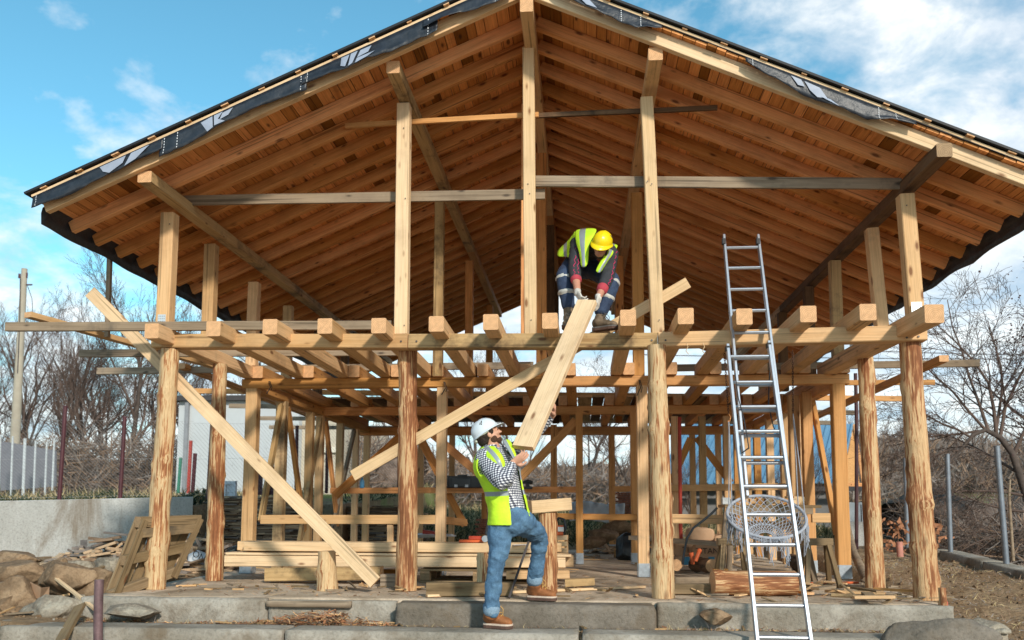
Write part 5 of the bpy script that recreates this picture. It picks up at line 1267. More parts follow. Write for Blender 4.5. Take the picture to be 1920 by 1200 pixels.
CHAR = plain('charcoal_fabric', (.035,.036,.042), .85, 0, .3, 14); MAG = plain('magenta_stitching', (.45,.03,.10), .8); CUFF = plain('red_cuff', (.42,.05,.07), .85)
sh = MB(); cap_loft(sh, [(c, f*hd, s*hw) for c,f,s,u,hw,hd in T2]); limb(sh, [sLft.lerp(T2[4][0],.4), sLft, eL2, eL2.lerp(wL2,.42)], [.07,.078,.062,.052]); limb(sh, [sRgt.lerp(T2[4][0],.4), sRgt, eR2, eR2.lerp(wR2,.5)], [.07,.078,.062,.052])
remesh(sh.build('jacket', CHAR, m2), .009, 4, .014)
for a, b, c, r in ((eL2,wL2,(.40,.47),(.054,.053)),(eR2,wR2,(.42,.60),(.056,.052))):
    cf = MB(); limb(cf, [a.lerp(b,c[0]), a.lerp(b,c[1])], r); remesh(cf.build('jacket_cuff', CUFF, m2), .007, 1, .006)
st_ = MB()
for a, b, c, off in ((sLft,eL2,wL2,(-.010,-.080,.0)),(sLft,eL2,wL2,(.030,-.072,.0)),(sRgt,eR2,wR2,(.055,-.062,.0))):
    pts = []
    for i in range(15):
        t = i/14; p = a.lerp(b, t/.72) if t < .72 else b.lerp(c, (t-.72)/.28*.36); w__ = .078-.018*t; o_ = V(off).normalized()*w__; pts.append(p+o_+V((.008*(-1)**i,0,0)))
    st_.tube(pts, .0045, 5)
st_.build('sleeve_stitching', MAG, m2)
def zp(x, y, Y): return U(975+x*.2183, 394+y*.2183, Y)
def patches(parent, name, grids, mats):
    v = []; f = []; mi = []
    for g, gm in grids:
        b = len(v); nc = len(g[0]); v += [zp(*p) for r_ in g for p in r_]
        for i in range(len(g)-1):
            for j in range(nc-1): a = b+i*nc+j; f.append((a, a+1, a+nc+1, a+nc)); mi.append(gm[j] if isinstance(gm, tuple) else gm)
    o = mesh(name, v, f, mats, None, parent, smooth=True, mi=mi); ss = o.modifiers.new('round','SUBSURF'); ss.levels = 2; ss.render_levels = 2
    sm_ = o.modifiers.new('cloth','SOLIDIFY'); sm_.thickness = .008; dd = o.modifiers.new('folds','DISPLACE'); dd.strength = .012; dd.texture = CLOUD2; dd.texture_coords = 'LOCAL'
    return o
vL = [[(482,175,8.42),(520,165,8.42),(560,160,8.42),(655,160,8.42)],[(474,205,8.24),(508,190,8.20),(550,186,8.16),(660,185,8.16)],[(482,262,8.15),(512,250,8.10),(556,240,8.08),(628,228,8.08)],[(500,330,8.10),(520,330,8.07),(556,320,8.05),(592,290,8.07)],[(520,400,8.08),(534,400,8.05),(556,392,8.04),(584,370,8.06)],[(525,480,8.07),(537,495,8.05),(556,492,8.04),(580,470,8.06)]]
vR = [[(845,300,8.36),(815,290,8.36),(790,280,8.36),(740,270,8.36)],[(826,335,8.20),(800,335,8.14),(772,335,8.12),(742,345,8.10)],[(800,390,8.16),(778,395,8.08),(748,395,8.06),(716,395,8.07)],[(762,440,8.12),(742,448,8.06),(720,446,8.04),(690,440,8.06)],[(735,480,8.10),(712,498,8.05),(690,495,8.04),(660,490,8.06)],[(705,525,8.09),(690,540,8.05),(670,538,8.04),(645,525,8.06)]]
vB = [[(330,345,8.62),(385,290,8.52),(405,275,8.48),(440,235,8.42),(484,172,8.42)],[(322,385,8.50),(382,345,8.42),(404,335,8.38),(430,300,8.32),(474,205,8.26)],[(332,405,8.46),(390,400,8.38),(412,402,8.34),(438,412,8.28),(472,262,8.22)]]
patches(m2, 'safety_vest', [(vL,(0,1,0)),(vR,(0,1,0)),(vB,(0,1,0,0))], [HIVIS, GREYS])
TAPE = plain('silver_tape', (.50,.50,.47), .4)
jb = MB(); cap_loft(jb, [(T2[1][0]+V((0,0,0)), T2[1][1]*.125, T2[1][2]*.165), (T2[0][0], T2[0][1]*.13, T2[0][2]*.175), (T2[0][0]-V((0,-.02,.06)), T2[0][1]*.11, T2[0][2]*.16)])
limb(jb, [hL2+V((.03,.02,.02)), hL2, hL2.lerp(kL2,.5), kL2, kL2.lerp(aL2,.5), aL2+V((0,0,.03))], [.10,.100,.090,.080,.072,.062]); limb(jb, [hR2+V((-.03,.02,.02)), hR2, hR2.lerp(kR2,.5), kR2, kR2.lerp(aR2,.5), aR2+V((0,0,.04))], [.10,.100,.090,.080,.074,.064])
remesh(jb.build('work_trousers', NAVY, m2), .008, 4, .014)
for h_, a, b, r in ((hL2,kL2,aL2,.078),(hR2,kR2,aR2,.078)):
    for t, rr in ((.05,r+.009),(.48,r+.004)):
        rb_ = MB(); p = a+(b-a)*t; d = ((b-a).normalized()+V((0,0,-.3))).normalized(); limb(rb_, [p-d*.006, p+d*.006], [rr,rr], n=24)
        remesh(rb_.build('reflective_band', TAPE, m2), .006, 0)
hm_ = MB(); Mq = face_mat(qf, qu, qs)
for p, r in (((-.035,0,.02),(.082,.082,.085)),((-.060,0,-.030),(.045,.068,.05)),((.03,0,-.095),(.04,.045,.02)),((.02,.062,-.03),(.02,.012,.05)),((.02,-.062,-.03),(.02,.012,.05))): ell(hm_, qc+Mq @ V(p), r, Mq)
remesh(hm_.build('hair', HAIR, m2), .007, 1, .006)
sc_ = MB(); limb(sc_, [U(1114,466,8.24), U(1120,463,8.15)], [.085,.075]); remesh(sc_.build('scarf', ROOFB, m2), .008, 2, .01)
helmet(m2, qc+qu*.042, *axes(qf, qu), YLH, .86)
BRB = plain('brown_work_boot', (.16,.115,.075), .75, 0, .35, 18, .3)
boot(m2, V((U(1113,626,8.1).x, 8.13, 2.412)), V((U(1156,626,8.05).x, 8.02, 2.412)), (0,0,1), aR2, BRB, (SOLE, plain('grey_welt', (.14,.13,.12), .8), 0))
boot(m2, V((U(1068,626,8.15).x, 8.17, 2.412)), V((U(1063,626,8.0).x, 7.94, 2.412)), (0,0,1), aL2, BRB, (SOLE, plain('grey_welt', (.14,.13,.12), .8), 0))
def zq(x, y, Y): return U(825+x*.4065, 712+y*.4065, Y)
def strap(grids):
    v = []; f = []; mi = []
    for g, gm in grids:
        b = len(v); nc = len(g[0]); v += [zq(*p) for r_ in g for p in r_]
        for i in range(len(g)-1):
            for j in range(nc-1): a = b+i*nc+j; f.append((a, a+1, a+nc+1, a+nc)); mi.append(gm[j])
    o = mesh('vest_strap', v, f, [HIVIS, GREYS], None, m1, smooth=True, mi=mi); ss = o.modifiers.new('round','SUBSURF'); ss.levels = 2; ss.render_levels = 2
    q = o.modifiers.new('cloth','SOLIDIFY'); q.thickness = .007; return o
strap([([[(182,318,7.00),(200,308,6.99),(216,303,6.99),(238,300,7.0)],[(200,342,6.86),(222,330,6.85),(238,324,6.85),(258,318,6.90)],[(226,370,6.81),(248,356,6.80),(262,348,6.80),(280,340,6.84)],[(250,400,6.79),(268,386,6.78),(280,378,6.78),(295,370,6.82)],[(262,430,6.80),(278,416,6.80),(288,408,6.80),(300,402,6.83)]], (0,1,0)),
       ([[(192,310,7.02),(202,306,7.0)],[(166,345,6.95),(184,348,6.86)],[(154,385,6.93),(170,390,6.83)],[(157,425,6.93),(176,428,6.83)],[(176,458,6.94),(198,456,6.86)]], (0,))])
strap([([[(286,278,7.02),(302,276,7.02),(322,280,7.05)],[(300,304,6.96),(316,302,6.97),(332,302,7.0)],[(320,335,6.92),(332,332,6.93),(344,332,6.96)],[(338,372,6.90),(350,372,6.91),(358,374,6.93)]], (1,0))])
# carried plank
A_, B_ = U(981,840,6.93), U(1101,566,7.80)
dv = (B_-A_).normalized(); sv = V((1,-.28,0)); sv = (sv-dv*sv.dot(dv)).normalized()
o = timber('plank', A_, B_, .052, .178, 'pale', None, up=sv); tag(o, 'pale new plank with a brown knot, carried steeply between the two workers', 'plank')
# ------------------------------------------------------------ ladder
ALU = plain('aluminium', (.50,.53,.58), .38, .75, .06, 18, 0, .5); RUB = plain('black_rubber', (.02,.02,.022), .6)
lad = empty('ladder', G(1470,1205,-.42), 'tall two-section aluminium ladder leaning against the front beam on the right', 'ladder')
def line3(px0,py0,Y0_,px1,py1,Y1_):
    a, b = U(px0,py0,Y0_), U(px1,py1,Y1_); return a, b
def rail(name, a, b, w_=.025, d_=.062, par=lad):
    mb = MB(); mb.bar(a, b, w_, d_, up=(0,-1,0), ch=.003); dd = (b-a).normalized()
    o = mb.build(name, ALU, par); return o
# plane of the ladder : Y as a function of height
Zt, Zb = 2.42, -.42; Yt_, Yb_ = 7.74, 6.52
def LP(px, py, off=0.0):
    r = CM @ _ray(px, py); k = (Yt_-Yb_)/(Zt-Zb)      # Y = Yb + k (Z-Zb) + off
    t = (Yb_+off+k*(CAM_Z-Zb))/(r.y-k*r.z); return CAM+r*t
lo0, lo1 = (1421,1216), (1364,648); ro0, ro1 = (1522,1216), (1441,642)
ui0, ui1 = (1401,932), (1357,443); vi0, vi1 = (1482,932), (1421,443)
rail('rail', LP(*lo0,-.035), LP(*lo1,-.035)); rail('rail', LP(*ro0,-.035), LP(*ro1,-.035)); rail('rail', LP(*ui0,.03), LP(*ui1,.03), .022); rail('rail', LP(*vi0,.03), LP(*vi1,.03), .022)
def rung(y, A0, A1, B0, B1, off):
    t = (y-A0[1])/(A1[1]-A0[1]); a = LP(A0[0]+(A1[0]-A0[0])*t, y, off); t = (y-B0[1])/(B1[1]-B0[1]); b = LP(B0[0]+(B1[0]-B0[0])*t, y, off)
    b.z = a.z; mb = MB(); mb.bar(a, b, .030, .026, up=(0,-.45,1), ch=.006); mb.build('rung', ALU, lad)
for y in (465,503,543,583,624): rung(y, ui0, ui1, vi0, vi1, .03)
for y in (669,717,763,809,858,912,965,1021,1077,1135,1195): rung(y, lo0, lo1, ro0, ro1, -.035)
for y in (672,722,770,817,868): rung(y, ui0, ui1, vi0, vi1, .03)
for p in (ui1, vi1): a = LP(p[0],p[1]+10,.0); MB().box(a, (.03,.05,.05)).build('rubber_hook', RUB, lad)
for p in (lo1, ro1): a = LP(p[0],p[1]+6,-.03); MB().box(a, (.034,.075,.04)).build('rail_cap', RUB, lad)
pts = [LP(1378,700,-.08), LP(1384,745,-.09), LP(1396,790,-.10), LP(1404,840,-.09), LP(1390,870-20,-.08), LP(1388,836,-.07)]
mb = MB(); mb.tube(pts, .010, 6, sq=.3); mb.tube([LP(1444,690,.06),LP(1442,720,.06),LP(1441,760,.06),LP(1450,800,.05),LP(1462,822,.03)], .010, 6, sq=.3); mb.build('strap', RUB, lad)
# ------------------------------------------------------------ lumber stack in the left bay
def beam(name, a, b, w_, h_, mat, label, cat='beam', group=None, up=(0,0,1), wob=.002):
    o = timber(name, a, b, w_, h_, mat, None, up=up, wob=wob); tag(o, label, cat, group); return o
GS = 'timbers stacked on the slab'
def row(n_, px0, px1, pyl, pyr, Yf_, w_, h_, gap, labs, dx, mats=('pale',)):
    for i in range(n_):
        Y = Yf_+i*(w_+gap); a, b = U(px0,pyl,Yf_), U(px1,pyr,Yf_); a.x += dx[i % len(dx)]; b.x += dx[(i+1) % len(dx)]; a.y = b.y = Y
        beam('stacked_timber', a, b, w_, h_, mats[i % len(mats)], labs[i], 'timber', GS)
row(4, 425,1066,1051,1053,9.15,.125,.118,.012,['lowest front timber of the pale stack, the longest one facing the viewer','second timber from the front in the bottom row of the stack','third timber from the front in the bottom row of the stack','rearmost timber in the bottom row of the stack'],(0,-.03,.05,.02))
row(2, 430,1064,1037,1041,9.17,.20,.022,.02,['thin pale board lying between the two rows of stacked timbers','thin board behind the other one between the stacked rows'],(0,.04))
row(3, 461,1052,1024,1028,9.18,.115,.095,.012,['top front timber of the stack with one dark knot near its left end','middle timber in the top row of the stack','rear timber in the top row of the stack, its end showing left'],(0,-.12,-.10))
beam('old_timber', U(501,1077,8.95), U(716,1074,8.95), .16, .13, 'mottled', 'old stained timber lying under the left half of the stack', 'timber')
beam('timber_block', U(716,1090,8.62), U(744,1090,8.62), .14, .14, 'grey', 'short grey timber block just left of the second log post', 'timber block')
beam('timber_block', U(716,1072,9.5), U(760,1072,9.5), .10, .05, 'amber', 'short orange wood piece under the stack beside the second log post', 'timber block')
beam('old_timber', G(799,1105,.062), G(960,1104,.062), .12, .115, 'pallet', 'weathered square timber on the slab in front of the flat pallet', 'timber')
beam('strip', G(800,1117,.014), G(1208,1100,.014), .05, .022, 'pale', 'long thin pale wood strip lying on the slab across behind the man', 'wood strip')
beam('stacked_timber', U(950,1078,9.05), U(1068,1077,9.05), .11, .08, 'fresh', 'short timber end sticking out below the right end of the stack', 'timber', GS)
beam('offcut', U(1060,1093,8.7), U(1115,1090,8.7), .14, .07, 'mottled', 'dark grained offcut on the slab right of the notched log stump', 'offcut')
# flat pallet under the stack
def pallet(M, label, L=1.2, Wd=.8, mat='pallet', sd=1, nb=5):
    t = bpy.data.objects.new('pallet', None); COL.objects.link(t); put(t, M); tag(t, label, 'pallet')
    def brd(nm, a, b, w_, h_, up=(0,0,1)): return timber(nm, M @ V(a), M @ V(b), w_, h_, mat, t, up=M.to_3x3() @ V(up), wob=.003)
    for i in range(nb): y = -Wd/2+.05+(Wd-.1)*i/(nb-1); brd('top_board', (-L/2,y,.132), (L/2,y,.132), .095, .022)
    for x in (-L/2+.05, 0, L/2-.05):
        brd('cross_board', (x,-Wd/2,.108), (x,Wd/2,.108), .10, .022)
        for y in (-Wd/2+.05, 0, Wd/2-.05): brd('block', (x-.05,y,.058), (x+.05,y,.058), .10, .076)
    for y in (-Wd/2+.05, 0, Wd/2-.05): brd('bottom_board', (-L/2,y,.0092), (L/2,y,.0092), .095, .02)
    return t
pallet(Matrix.Translation((U(900,1080,9.3).x, 9.5, 0)), 'flat wooden pallet on the slab under the right half of the timber stack')
# the pallet leaning at the left corner
b0, b1 = U(200,1133,7.72), U(322,1083,8.35); t0, t1 = U(262,972,8.0), U(374,970,8.6)
xax = (b1-b0).normalized(); yax = ((t0+t1)/2-(b0+b1)/2); hp = yax.length; yax = (yax-xax*yax.dot(xax)).normalized(); zax = xax.cross(yax)
lp = empty('pallet', (b0+b1)/2, 'weathered wooden pallet leaning against the leftmost log post', 'pallet')
def PQ(u, v, d=0.0): return b0.lerp(b1, u).lerp(t0.lerp(t1, u), v)+zax*d
if zax.y > 0: zax = -zax
for u in (.06,.24,.42,.60,.78,.94): timber('back_board', PQ(u,.0,-.06), PQ(u,1.0,-.06), .085, .02, 'pallet', lp, up=zax, wob=.003)
for v_, w2 in ((.955,.10),(.50,.09),(.10,.09)): timber('stringer', PQ(-.01,v_,0), PQ(1.01,v_,0), w2, .085, 'pallet', lp, up=zax, wob=.003)
for u in (.035,.965): timber('front_board', PQ(u,.02,.055), PQ(u,.98,.055), .065, .022, 'pallet', lp, up=zax, wob=.003)
timber('front_board', PQ(.0,.82,.054), PQ(1,.82,.054), .085, .022, 'pallet', lp, up=zax)
# stump, notched log with cross piece, sapling post, rod
def standing_log(name, bx, by, tx, ty, r0, r1, label, cat, mat=LOG, z=0.0):
    a = G(bx,by,z); b = U(tx,ty,a.y); o = log(name, a, b, r0, r1, mat, None, flare=.012); tag(o, label, cat); return o
standing_log('log_stump', 614,1107,613,1033,.088,.080,'short peeled log standing upright on the slab edge under the leaning brace','log')
t_ = G(1030,1111,0); tr_ = empty('log_trestle', t_, 'peeled log stump carrying a short square timber crosspiece beside the jeans', 'trestle')
log('log_leg', t_, U(1026,962,t_.y), .080,.078, LOG2, tr_); timber('crosspiece', U(992,951,t_.y-.08), U(1066,945,t_.y+.08), .15, .115, 'pale', tr_)
standing_log('sapling_post', 905,1115,905,1036,.042,.04,'slim pale peeled post standing behind the straight leg','post')
o = MB().bar(V((G(957,1119,0).x,7.62,.004)), U(991,1016,7.95), .02,.02,up=(0,-1,0)).build('iron_rod', plain('iron', (.06,.05,.05), .6, .3), loc=(G(957,1119,0).x,7.62,0)); tag(o, 'dark iron rod leaning between the legs of the man', 'rod')
# horizontal log and scraps, right bay
a, b = G(1338,1118,0)+V((0,.06,.114)), G(1494,1118,0)+V((0,.06,.112)); o = log('log', a, b, .112,.108, LOG2, None); tag(o, 'thick reddish peeled log lying on its side behind the ladder', 'log')
beam('old_timber', G(1262,1092,.06), G(1420,1090,.06), .12, .10, 'grey', 'grey weathered timber lying behind the reddish log', 'timber'); beam('old_timber', G(1262,1104,.05), G(1336,1104,.05), .10, .09, 'pallet', 'short dirty timber left of the reddish log', 'timber')
beam('timber_block', U(1336,1071,9.3), U(1364,1071,9.3), .12, .05, 'amber', 'small wooden block on top of the grey timber', 'timber block')
sc = [(1506,1112,1554,1083,'fresh','pale thick board lying aslant right of the reddish log'),(1502,1110,1520,1113,'amber','short amber end piece touching the ladder foot side'),(1548,1108,1660,1113,'fresh','long pale lath in the scrap pile left of the right corner log'),(1560,1115,1672,1121,'mottled','stained lath at the front of the scrap pile'),(1580,1098,1650,1110,'pallet','brown lath crossing the scrap pile'),(1625,1112,1636,1122,'pallet','short stub on the front of the scrap pile'),(1640,1104,1716,1108,'amber','lath end pointing at the rightmost log post'),(1600,1120,1676,1119,'fresh','broad lath lowest in the scrap pile'),(1528,1104,1560,1100,'grey','grey splinter board beside the ladder rail')]
for i, (x0,y0,x1,y1,m,lb) in enumerate(sc): beam('scrap_board', G(x0,y0,.02+.006*i), G(x1,y1,.02+.007*i), .05+.02*(i % 3), .022, m, lb, 'scrap board', 'scrap boards on the slab')
ORP = plain('orange_plastic', (.65,.13,.04), .5, 0, .1); PIP = plain('pink_pipe', (.50,.22,.17), .7, 0, .2, 6)
o = MB().bar(G(1505,1093,.01), G(1608,1092,.01), .05,.018).build('orange_strip', ORP, loc=G(1505,1093,.01)); tag(o, 'orange plastic strip lying on the slab behind the scrap boards', 'plastic strip')
o = MB().tube([U(1688,1044,11.6), U(1686,1016,11.6)], .040, 16).build('pipe_stub', PIP, loc=U(1688,1044,11.6)); tag(o, 'pink clay coloured pipe stub standing in the soil by the low wall', 'pipe')
sk = empty('survey_stake', U(1769,1148,7.5), 'short round wooden stake with red paint at the right slab corner', 'stake'); o = log('stake_body', U(1770,1150,7.45), U(1768,1103,7.5), .028,.030, LOG2, sk, lump=.002); MB().tube([U(1770,1146,7.45)-V((0,.0,0)), U(1769,1128,7.47)], .0325, 16).build('paint_mark', plain('red_paint_mark', (.62,.14,.10), .7, 0, .2, 9), sk)
# rusty pipe and leaning boards in the left foreground
PURP = plain('rusty_pipe', (.16,.10,.105), .6, .35, .35, 9, .2); o = MB().tube([U(184,1240,6.45), U(184,1150,6.45), U(186,1087,6.45)], .033, 18).build('steel_pipe', PURP, loc=U(184,1240,6.45)); tag(o, 'rusty purple-grey steel pipe standing upright in the left foreground', 'pipe')
beam('old_board', U(112,1206,6.5), U(150,1136,7.1), .095, .03, 'pallet', 'old split board propped over the kerb left of the rusty pipe', 'board', up=(0,-1,.4))
beam('old_board', U(99,1080,7.9), U(178,1142,7.25), .03, .022, 'pale', 'thin pale lath slanting down towards the rusty pipe', 'lath'); beam('old_board', U(0,1144,7.5), U(130,1114,7.9), .035, .018, 'fresh', 'long thin lath rising to the right across the boulders', 'lath')
beam('old_board', U(118,1084,8.5), U(146,1102,8.4), .05, .02, 'amber', 'short reddish board between two brown rocks', 'board'); beam('old_board', U(0,1165,7.3), U(50,1168,7.2), .06, .03, 'amber', 'brown board end at the left edge behind the kerb', 'board'); beam('old_board', U(168,1074,9.2), U(215,1052,9.8), .05, .02, 'pallet', 'thin board behind the leaning pallet', 'board')
CARD = plain('cardboard', (.46,.30,.19), .85, 0, .08); q = [U(58,1122,7.7),U(57,1091,7.7),U(77,1102,7.6),U(75,1125,7.65),U(92,1100,7.75),U(91,1122,7.75)]
o = MB().add(q, [(0,1,2,3),(3,2,4,5)]).build('cardboard_scrap', CARD, loc=q[0]); sx = o.modifiers.new('t','SOLIDIFY'); sx.thickness = .004; tag(o, 'folded brown cardboard scrap on the big boulder', 'cardboard')
HOSE = plain('grey_hose', (.16,.19,.20), .5); YH = plain('yellow_hose', (.62,.60,.12), .5)
o = MB().tube([U(x_,y_,7.6) for x_,y_ in ((0,1112),(18,1130),(34,1142),(48,1148),(30,1150),(22,1158),(38,1162),(60,1166))], .014, 8).build('hose', HOSE, loc=U(0,1112,7.6)); tag(o, 'grey ribbed hose coiled between the left boulders', 'hose')
o = MB().tube([U(x_,y_,8.6) for x_,y_ in ((100,1072),(120,1085),(140,1105),(158,1112))], .014, 8).build('hose', HOSE, loc=U(100,1072,8.6)); tag(o, 'grey pipe running down behind the slanting pale lath', 'pipe')
o = MB().tube([U(x_,y_,10.5) for x_,y_ in ((122,1062),(150,1067),(185,1067),(175,1058),(162,1055))], .010, 8).build('hose', YH, loc=U(122,1062,10.5)); tag(o, 'yellow hose lying at the foot of the concrete wall', 'hose')
# pile of bark slabs by the retaining wall, heap behind the pallet
def heap(name, cx, cy, rx, ry, hz, n_, L, mats, seed, label, cat):
    rg = random.Random(seed); mb = MB()
    for _ in range(n_):
        r_ = math.sqrt(rg.random()); an = rg.random()*6.28; X, Y = cx+rx*r_*math.cos(an), cy+ry*r_*math.sin(an); z = ground_h(X, Y)*1.0+hz*(1-r_)*rg.random()+.02 if not (-4.2 < X < 3.1 and Y > 7.4) else hz*(1-r_)*rg.random()+.02
        d = V((rg.gauss(0,1), rg.gauss(0,.5), rg.gauss(0,.22))).normalized(); l_ = L*rg.uniform(.5,1.3); mb.bar(V((X,Y,z))-d*l_/2, V((X,Y,z))+d*l_/2, l_*rg.uniform(.12,.3), .02+.02*rg.random(), m=rg.randrange(len(mats)))
    o = mb.build(name, mats, loc=(cx,cy,0)); tag(o, label, cat, kind='stuff'); return o
heap('bark_heap', U(205,1040,11.5).x, 11.6, .9, .6, .45, 260, .34, FW, 3, 'heap of bark slabs piled against the concrete wall', 'bark heap')
heap('wood_heap', -5.1, 11.3, .9, 1.2, .5, 200, .5, FW, 4, 'heap of dark slabs and sacking behind the leaning pallet', 'wood heap')
heap('rubble_heap', U(1235,1010,15.5).x, 15.8, 1.2, .8, .5, 160, .4, FW+[CARD], 5, 'heap of broken boards and rubble behind the rear studs', 'rubble')
# sheet with letters behind the second log post
def text(name, body, size, M, mat, parent, extrude=.0015):
    cu = bpy.data.curves.new(name, 'FONT'); cu.body = body; cu.size = size; cu.extrude = extrude; cu.align_x = 'CENTER'; cu.align_y = 'CENTER'
    o0 = bpy.data.objects.new(name, cu); COL.objects.link(o0); bpy.context.view_layer.update(); me = bpy.data.meshes.new_from_object(o0.evaluated_get(bpy.context.evaluated_depsgraph_get())); bpy.data.objects.remove(o0)
    me.materials.clear(); me.materials.append(mat); o = bpy.data.objects.new(name, me); COL.objects.link(o); put(o, M, parent); return o
SHEETW = plain('white_foil', (.66,.68,.70), .4, 0, .1); fo = empty('foil_sheet', U(370,1060,10.6), 'crumpled white foil sheet with black letters behind the second log post', 'foil')
v = []; f = []
for i in range(9):
    for j in range(5): p = U(352+i*5, 1040+j*11-(4-abs(i-4))*2.2, 10.6-.05*j); p.y += .05*noise.noise(V((i*.7,j*.9,1))); v.append(p)
for i in range(8):
    for j in range(4): a = i*5+j; f.append((a,a+5,a+6,a+1))
o = mesh('foil', v, f, SHEETW, None, fo, smooth=True); s_ = o.modifiers.new('t','SOLIDIFY'); s_.thickness = .003
Mt = Matrix.Translation(U(379,1046,10.45)) @ Matrix.Rotation(.45,4,'Y') @ Matrix.Rotation(math.pi/2,4,'X'); text('lettering', 'ONO', .11, Mt, ROOFD, fo)
# ------------------------------------------------------------ tools and boxes
BLK = plain('black_plastic', (.018,.024,.030), .4, 0, .2); BL2 = plain('black_plastic_lid', (.035,.045,.055), .4)
tx = empty('toolbox', U(868,917,12.7), 'black plastic tool case standing on the rail behind the man', 'toolbox'); cC = U(868,904,12.66); s0 = 12.7/F_PX
def bx(nm, px0, py0, px1, py1, Y, dep, mat, par): 
    a, b = U(px0,py1,Y), U(px1,py0,Y); mb = MB(); mb.bar(V((a.x,Y,(a.z+b.z)/2)), V((b.x,Y,(a.z+b.z)/2)), dep, b.z-a.z, ch=.008); return mb.build(nm, mat, par)
bx('case', 842,893,904,915,12.66,.22,BLK,tx); bx('lid_panel', 848,896,882,913,12.54,.02,BL2,tx); bx('handle', 858,890,876,894,12.6,.04,BL2,tx); bx('latch', 852,908,858,914,12.525,.02,GALV,tx); bx('latch', 872,908,878,914,12.525,.02,GALV,tx)
tx = empty('toolbox', U(825,917,12.7), 'dark case left of the inner post beside the black tool case', 'toolbox'); bx('case', 817,892,842,915,12.62,.2,BLK,tx); bx('handle', 824,888,836,893,12.6,.03,BL2,tx)
dr = empty('cordless_drill', U(988,916,12.6), 'black cordless drill lying on the rail in front of the man', 'drill'); MB().tube([U(980,905,12.6),U(990,903,12.6),U(999,905,12.6)], [.018,.034,.022], 10).build('motor_body', BLK, dr); MB().bar(U(988,905,12.6), U(991,915,12.6), .035,.05).build('grip', BLK, dr); bx('battery', 983,912,998,917,12.58,.08,BL2,dr)
BT = plain('blue_bottle', (.10,.35,.62), .25); bo = empty('water_bottle', U(679,916,12.7), 'blue plastic bottle standing on the rail at the left', 'bottle'); MB().tube([U(679,915,12.68),U(679,914,12.68),U(679,903,12.68),U(679,898,12.68),U(679,895,12.68)], [.03,.034,.034,.016,.014], 12).build('body', BT, bo); MB().tube([U(679,895.5,12.68),U(679,892,12.68)], .016, 10).build('cap', plain('cap_white', (.7,.75,.8), .4), bo)
# paper plan and red sheet on the stack
o = MB().bar(U(955,1021,9.2), U(1018,1019,9.35), .3,.006).build('paper_plan', plain('paper', (.72,.74,.80), .7), loc=U(955,1021,9.2)); tag(o, 'large white drawing sheet on top of the timber stack by the knee', 'paper')
pl = empty('planer', U(895,1017,9.3), 'red and black power planer with a round wheel on the timber stack', 'power tool'); bx('base', 862,1012,905,1017,9.3,.12,ORP,pl); bx('motor', 880,1005,902,1012,9.32,.10,plain('tool_red', (.45,.06,.03), .4),pl); MB().tube([U(910,1010,9.2)+V((0,-.03,0)), U(910,1010,9.2)+V((0,.03,0))], .034, 18).build('wheel', GALV, pl); MB().tube([U(911,1003,9.25),U(914,985,9.3),U(916,975,9.35)], .012, 8).build('handle', BLK, pl)
o = MB().bar(G(858,1018,.47), G(905,1016,.47), .2, .02).build('offcut', W['rafter'], loc=G(858,1018,.47)) if False else None
cs = empty('chainsaw', U(1058,1005,9.7), 'orange and white chainsaw with a black handle on a wooden crate', 'chainsaw'); bx('engine', 1044,985,1056,1003,9.65,.18,ORP,cs); bx('side_cover', 1046,988,1057,997,9.55,.02,plain('white_cover', (.7,.7,.68), .5),cs); MB().tube([U(1040,980,9.6),U(1048,971,9.6),U(1058,974,9.6),U(1061,988,9.6),U(1057,1000,9.6)], .013, 8).build('handle', BLK, cs); bx('guide_bar', 1020,996,1044,1000,9.65,.01,GALV,cs)
cr = empty('crate', U(1052,1040,9.7), 'small pale wooden crate holding up the chainsaw', 'crate')
for y in (1008,1020,1032): a, b = U(1040,y,9.62), U(1064,y,9.62); timber('slat', a, b, .02, .05, 'pale', cr)
for x_ in (1042,1062): timber('corner_post', U(x_,1046,9.66), U(x_,1003,9.66), .04, .04, 'fresh', cr, up=(0,-1,0))
bx('crate_back', 1040,1004,1064,1040,9.95,.02,W['fresh'],cr)
# white tarpaulin and red roll behind
TP = plain('white_tarp', (.60,.66,.70), .6, 0, .1, 4); v = []; f = []
for i in range(25):
    for j in range(9): p = U(1068+i*4.3, 944+j*4.2-3*math.sin(i*.26), 16.5-.06*j); p.y += .08*noise.noise(V((i*.45,j*.2,5))); p.z += .02*noise.noise(V((i*.6,j*.5,2))); v.append(p)
for i in range(24):
    for j in range(8): a = i*9+j; f.append((a,a+9,a+10,a+1))
o = mesh('tarpaulin', v, f, TP, smooth=True); s_ = o.modifiers.new('t','SOLIDIFY'); s_.thickness = .02; tag(o, 'pale bluish white tarpaulin draped over a heap behind the rear studs', 'tarpaulin')
o = MB().tube([U(793,997,14),U(822,1001,14)], .035, 10).build('red_roll', RED, loc=U(793,997,14)); tag(o, 'bright red roll lying on white foil behind the second log post', 'roll')
o = rock('foil_heap', U(806,1004,14.1), (.42,.2,.05), SHEETW, 31, 'white crumpled foil on the ground under the red roll', cat='foil')
o = rock('refuse_bag', U(1180,1030,13.6), (.22,.2,.26), BLK, 33, 'black plastic refuse bag between the inner posts', cat='bag')
for i, (px,py,Y,w_,h_) in enumerate(((1130,1005,14.6,50,30),(1112,1018,14.0,40,22),(1160,990,15.2,60,30))): rockpx(px,py,Y,w_,h_,ROCK,40+i,['brown rubble stone at the back between the inner posts','low rubble stone left of the refuse bag','jagged rubble stone behind the refuse bag'][i])
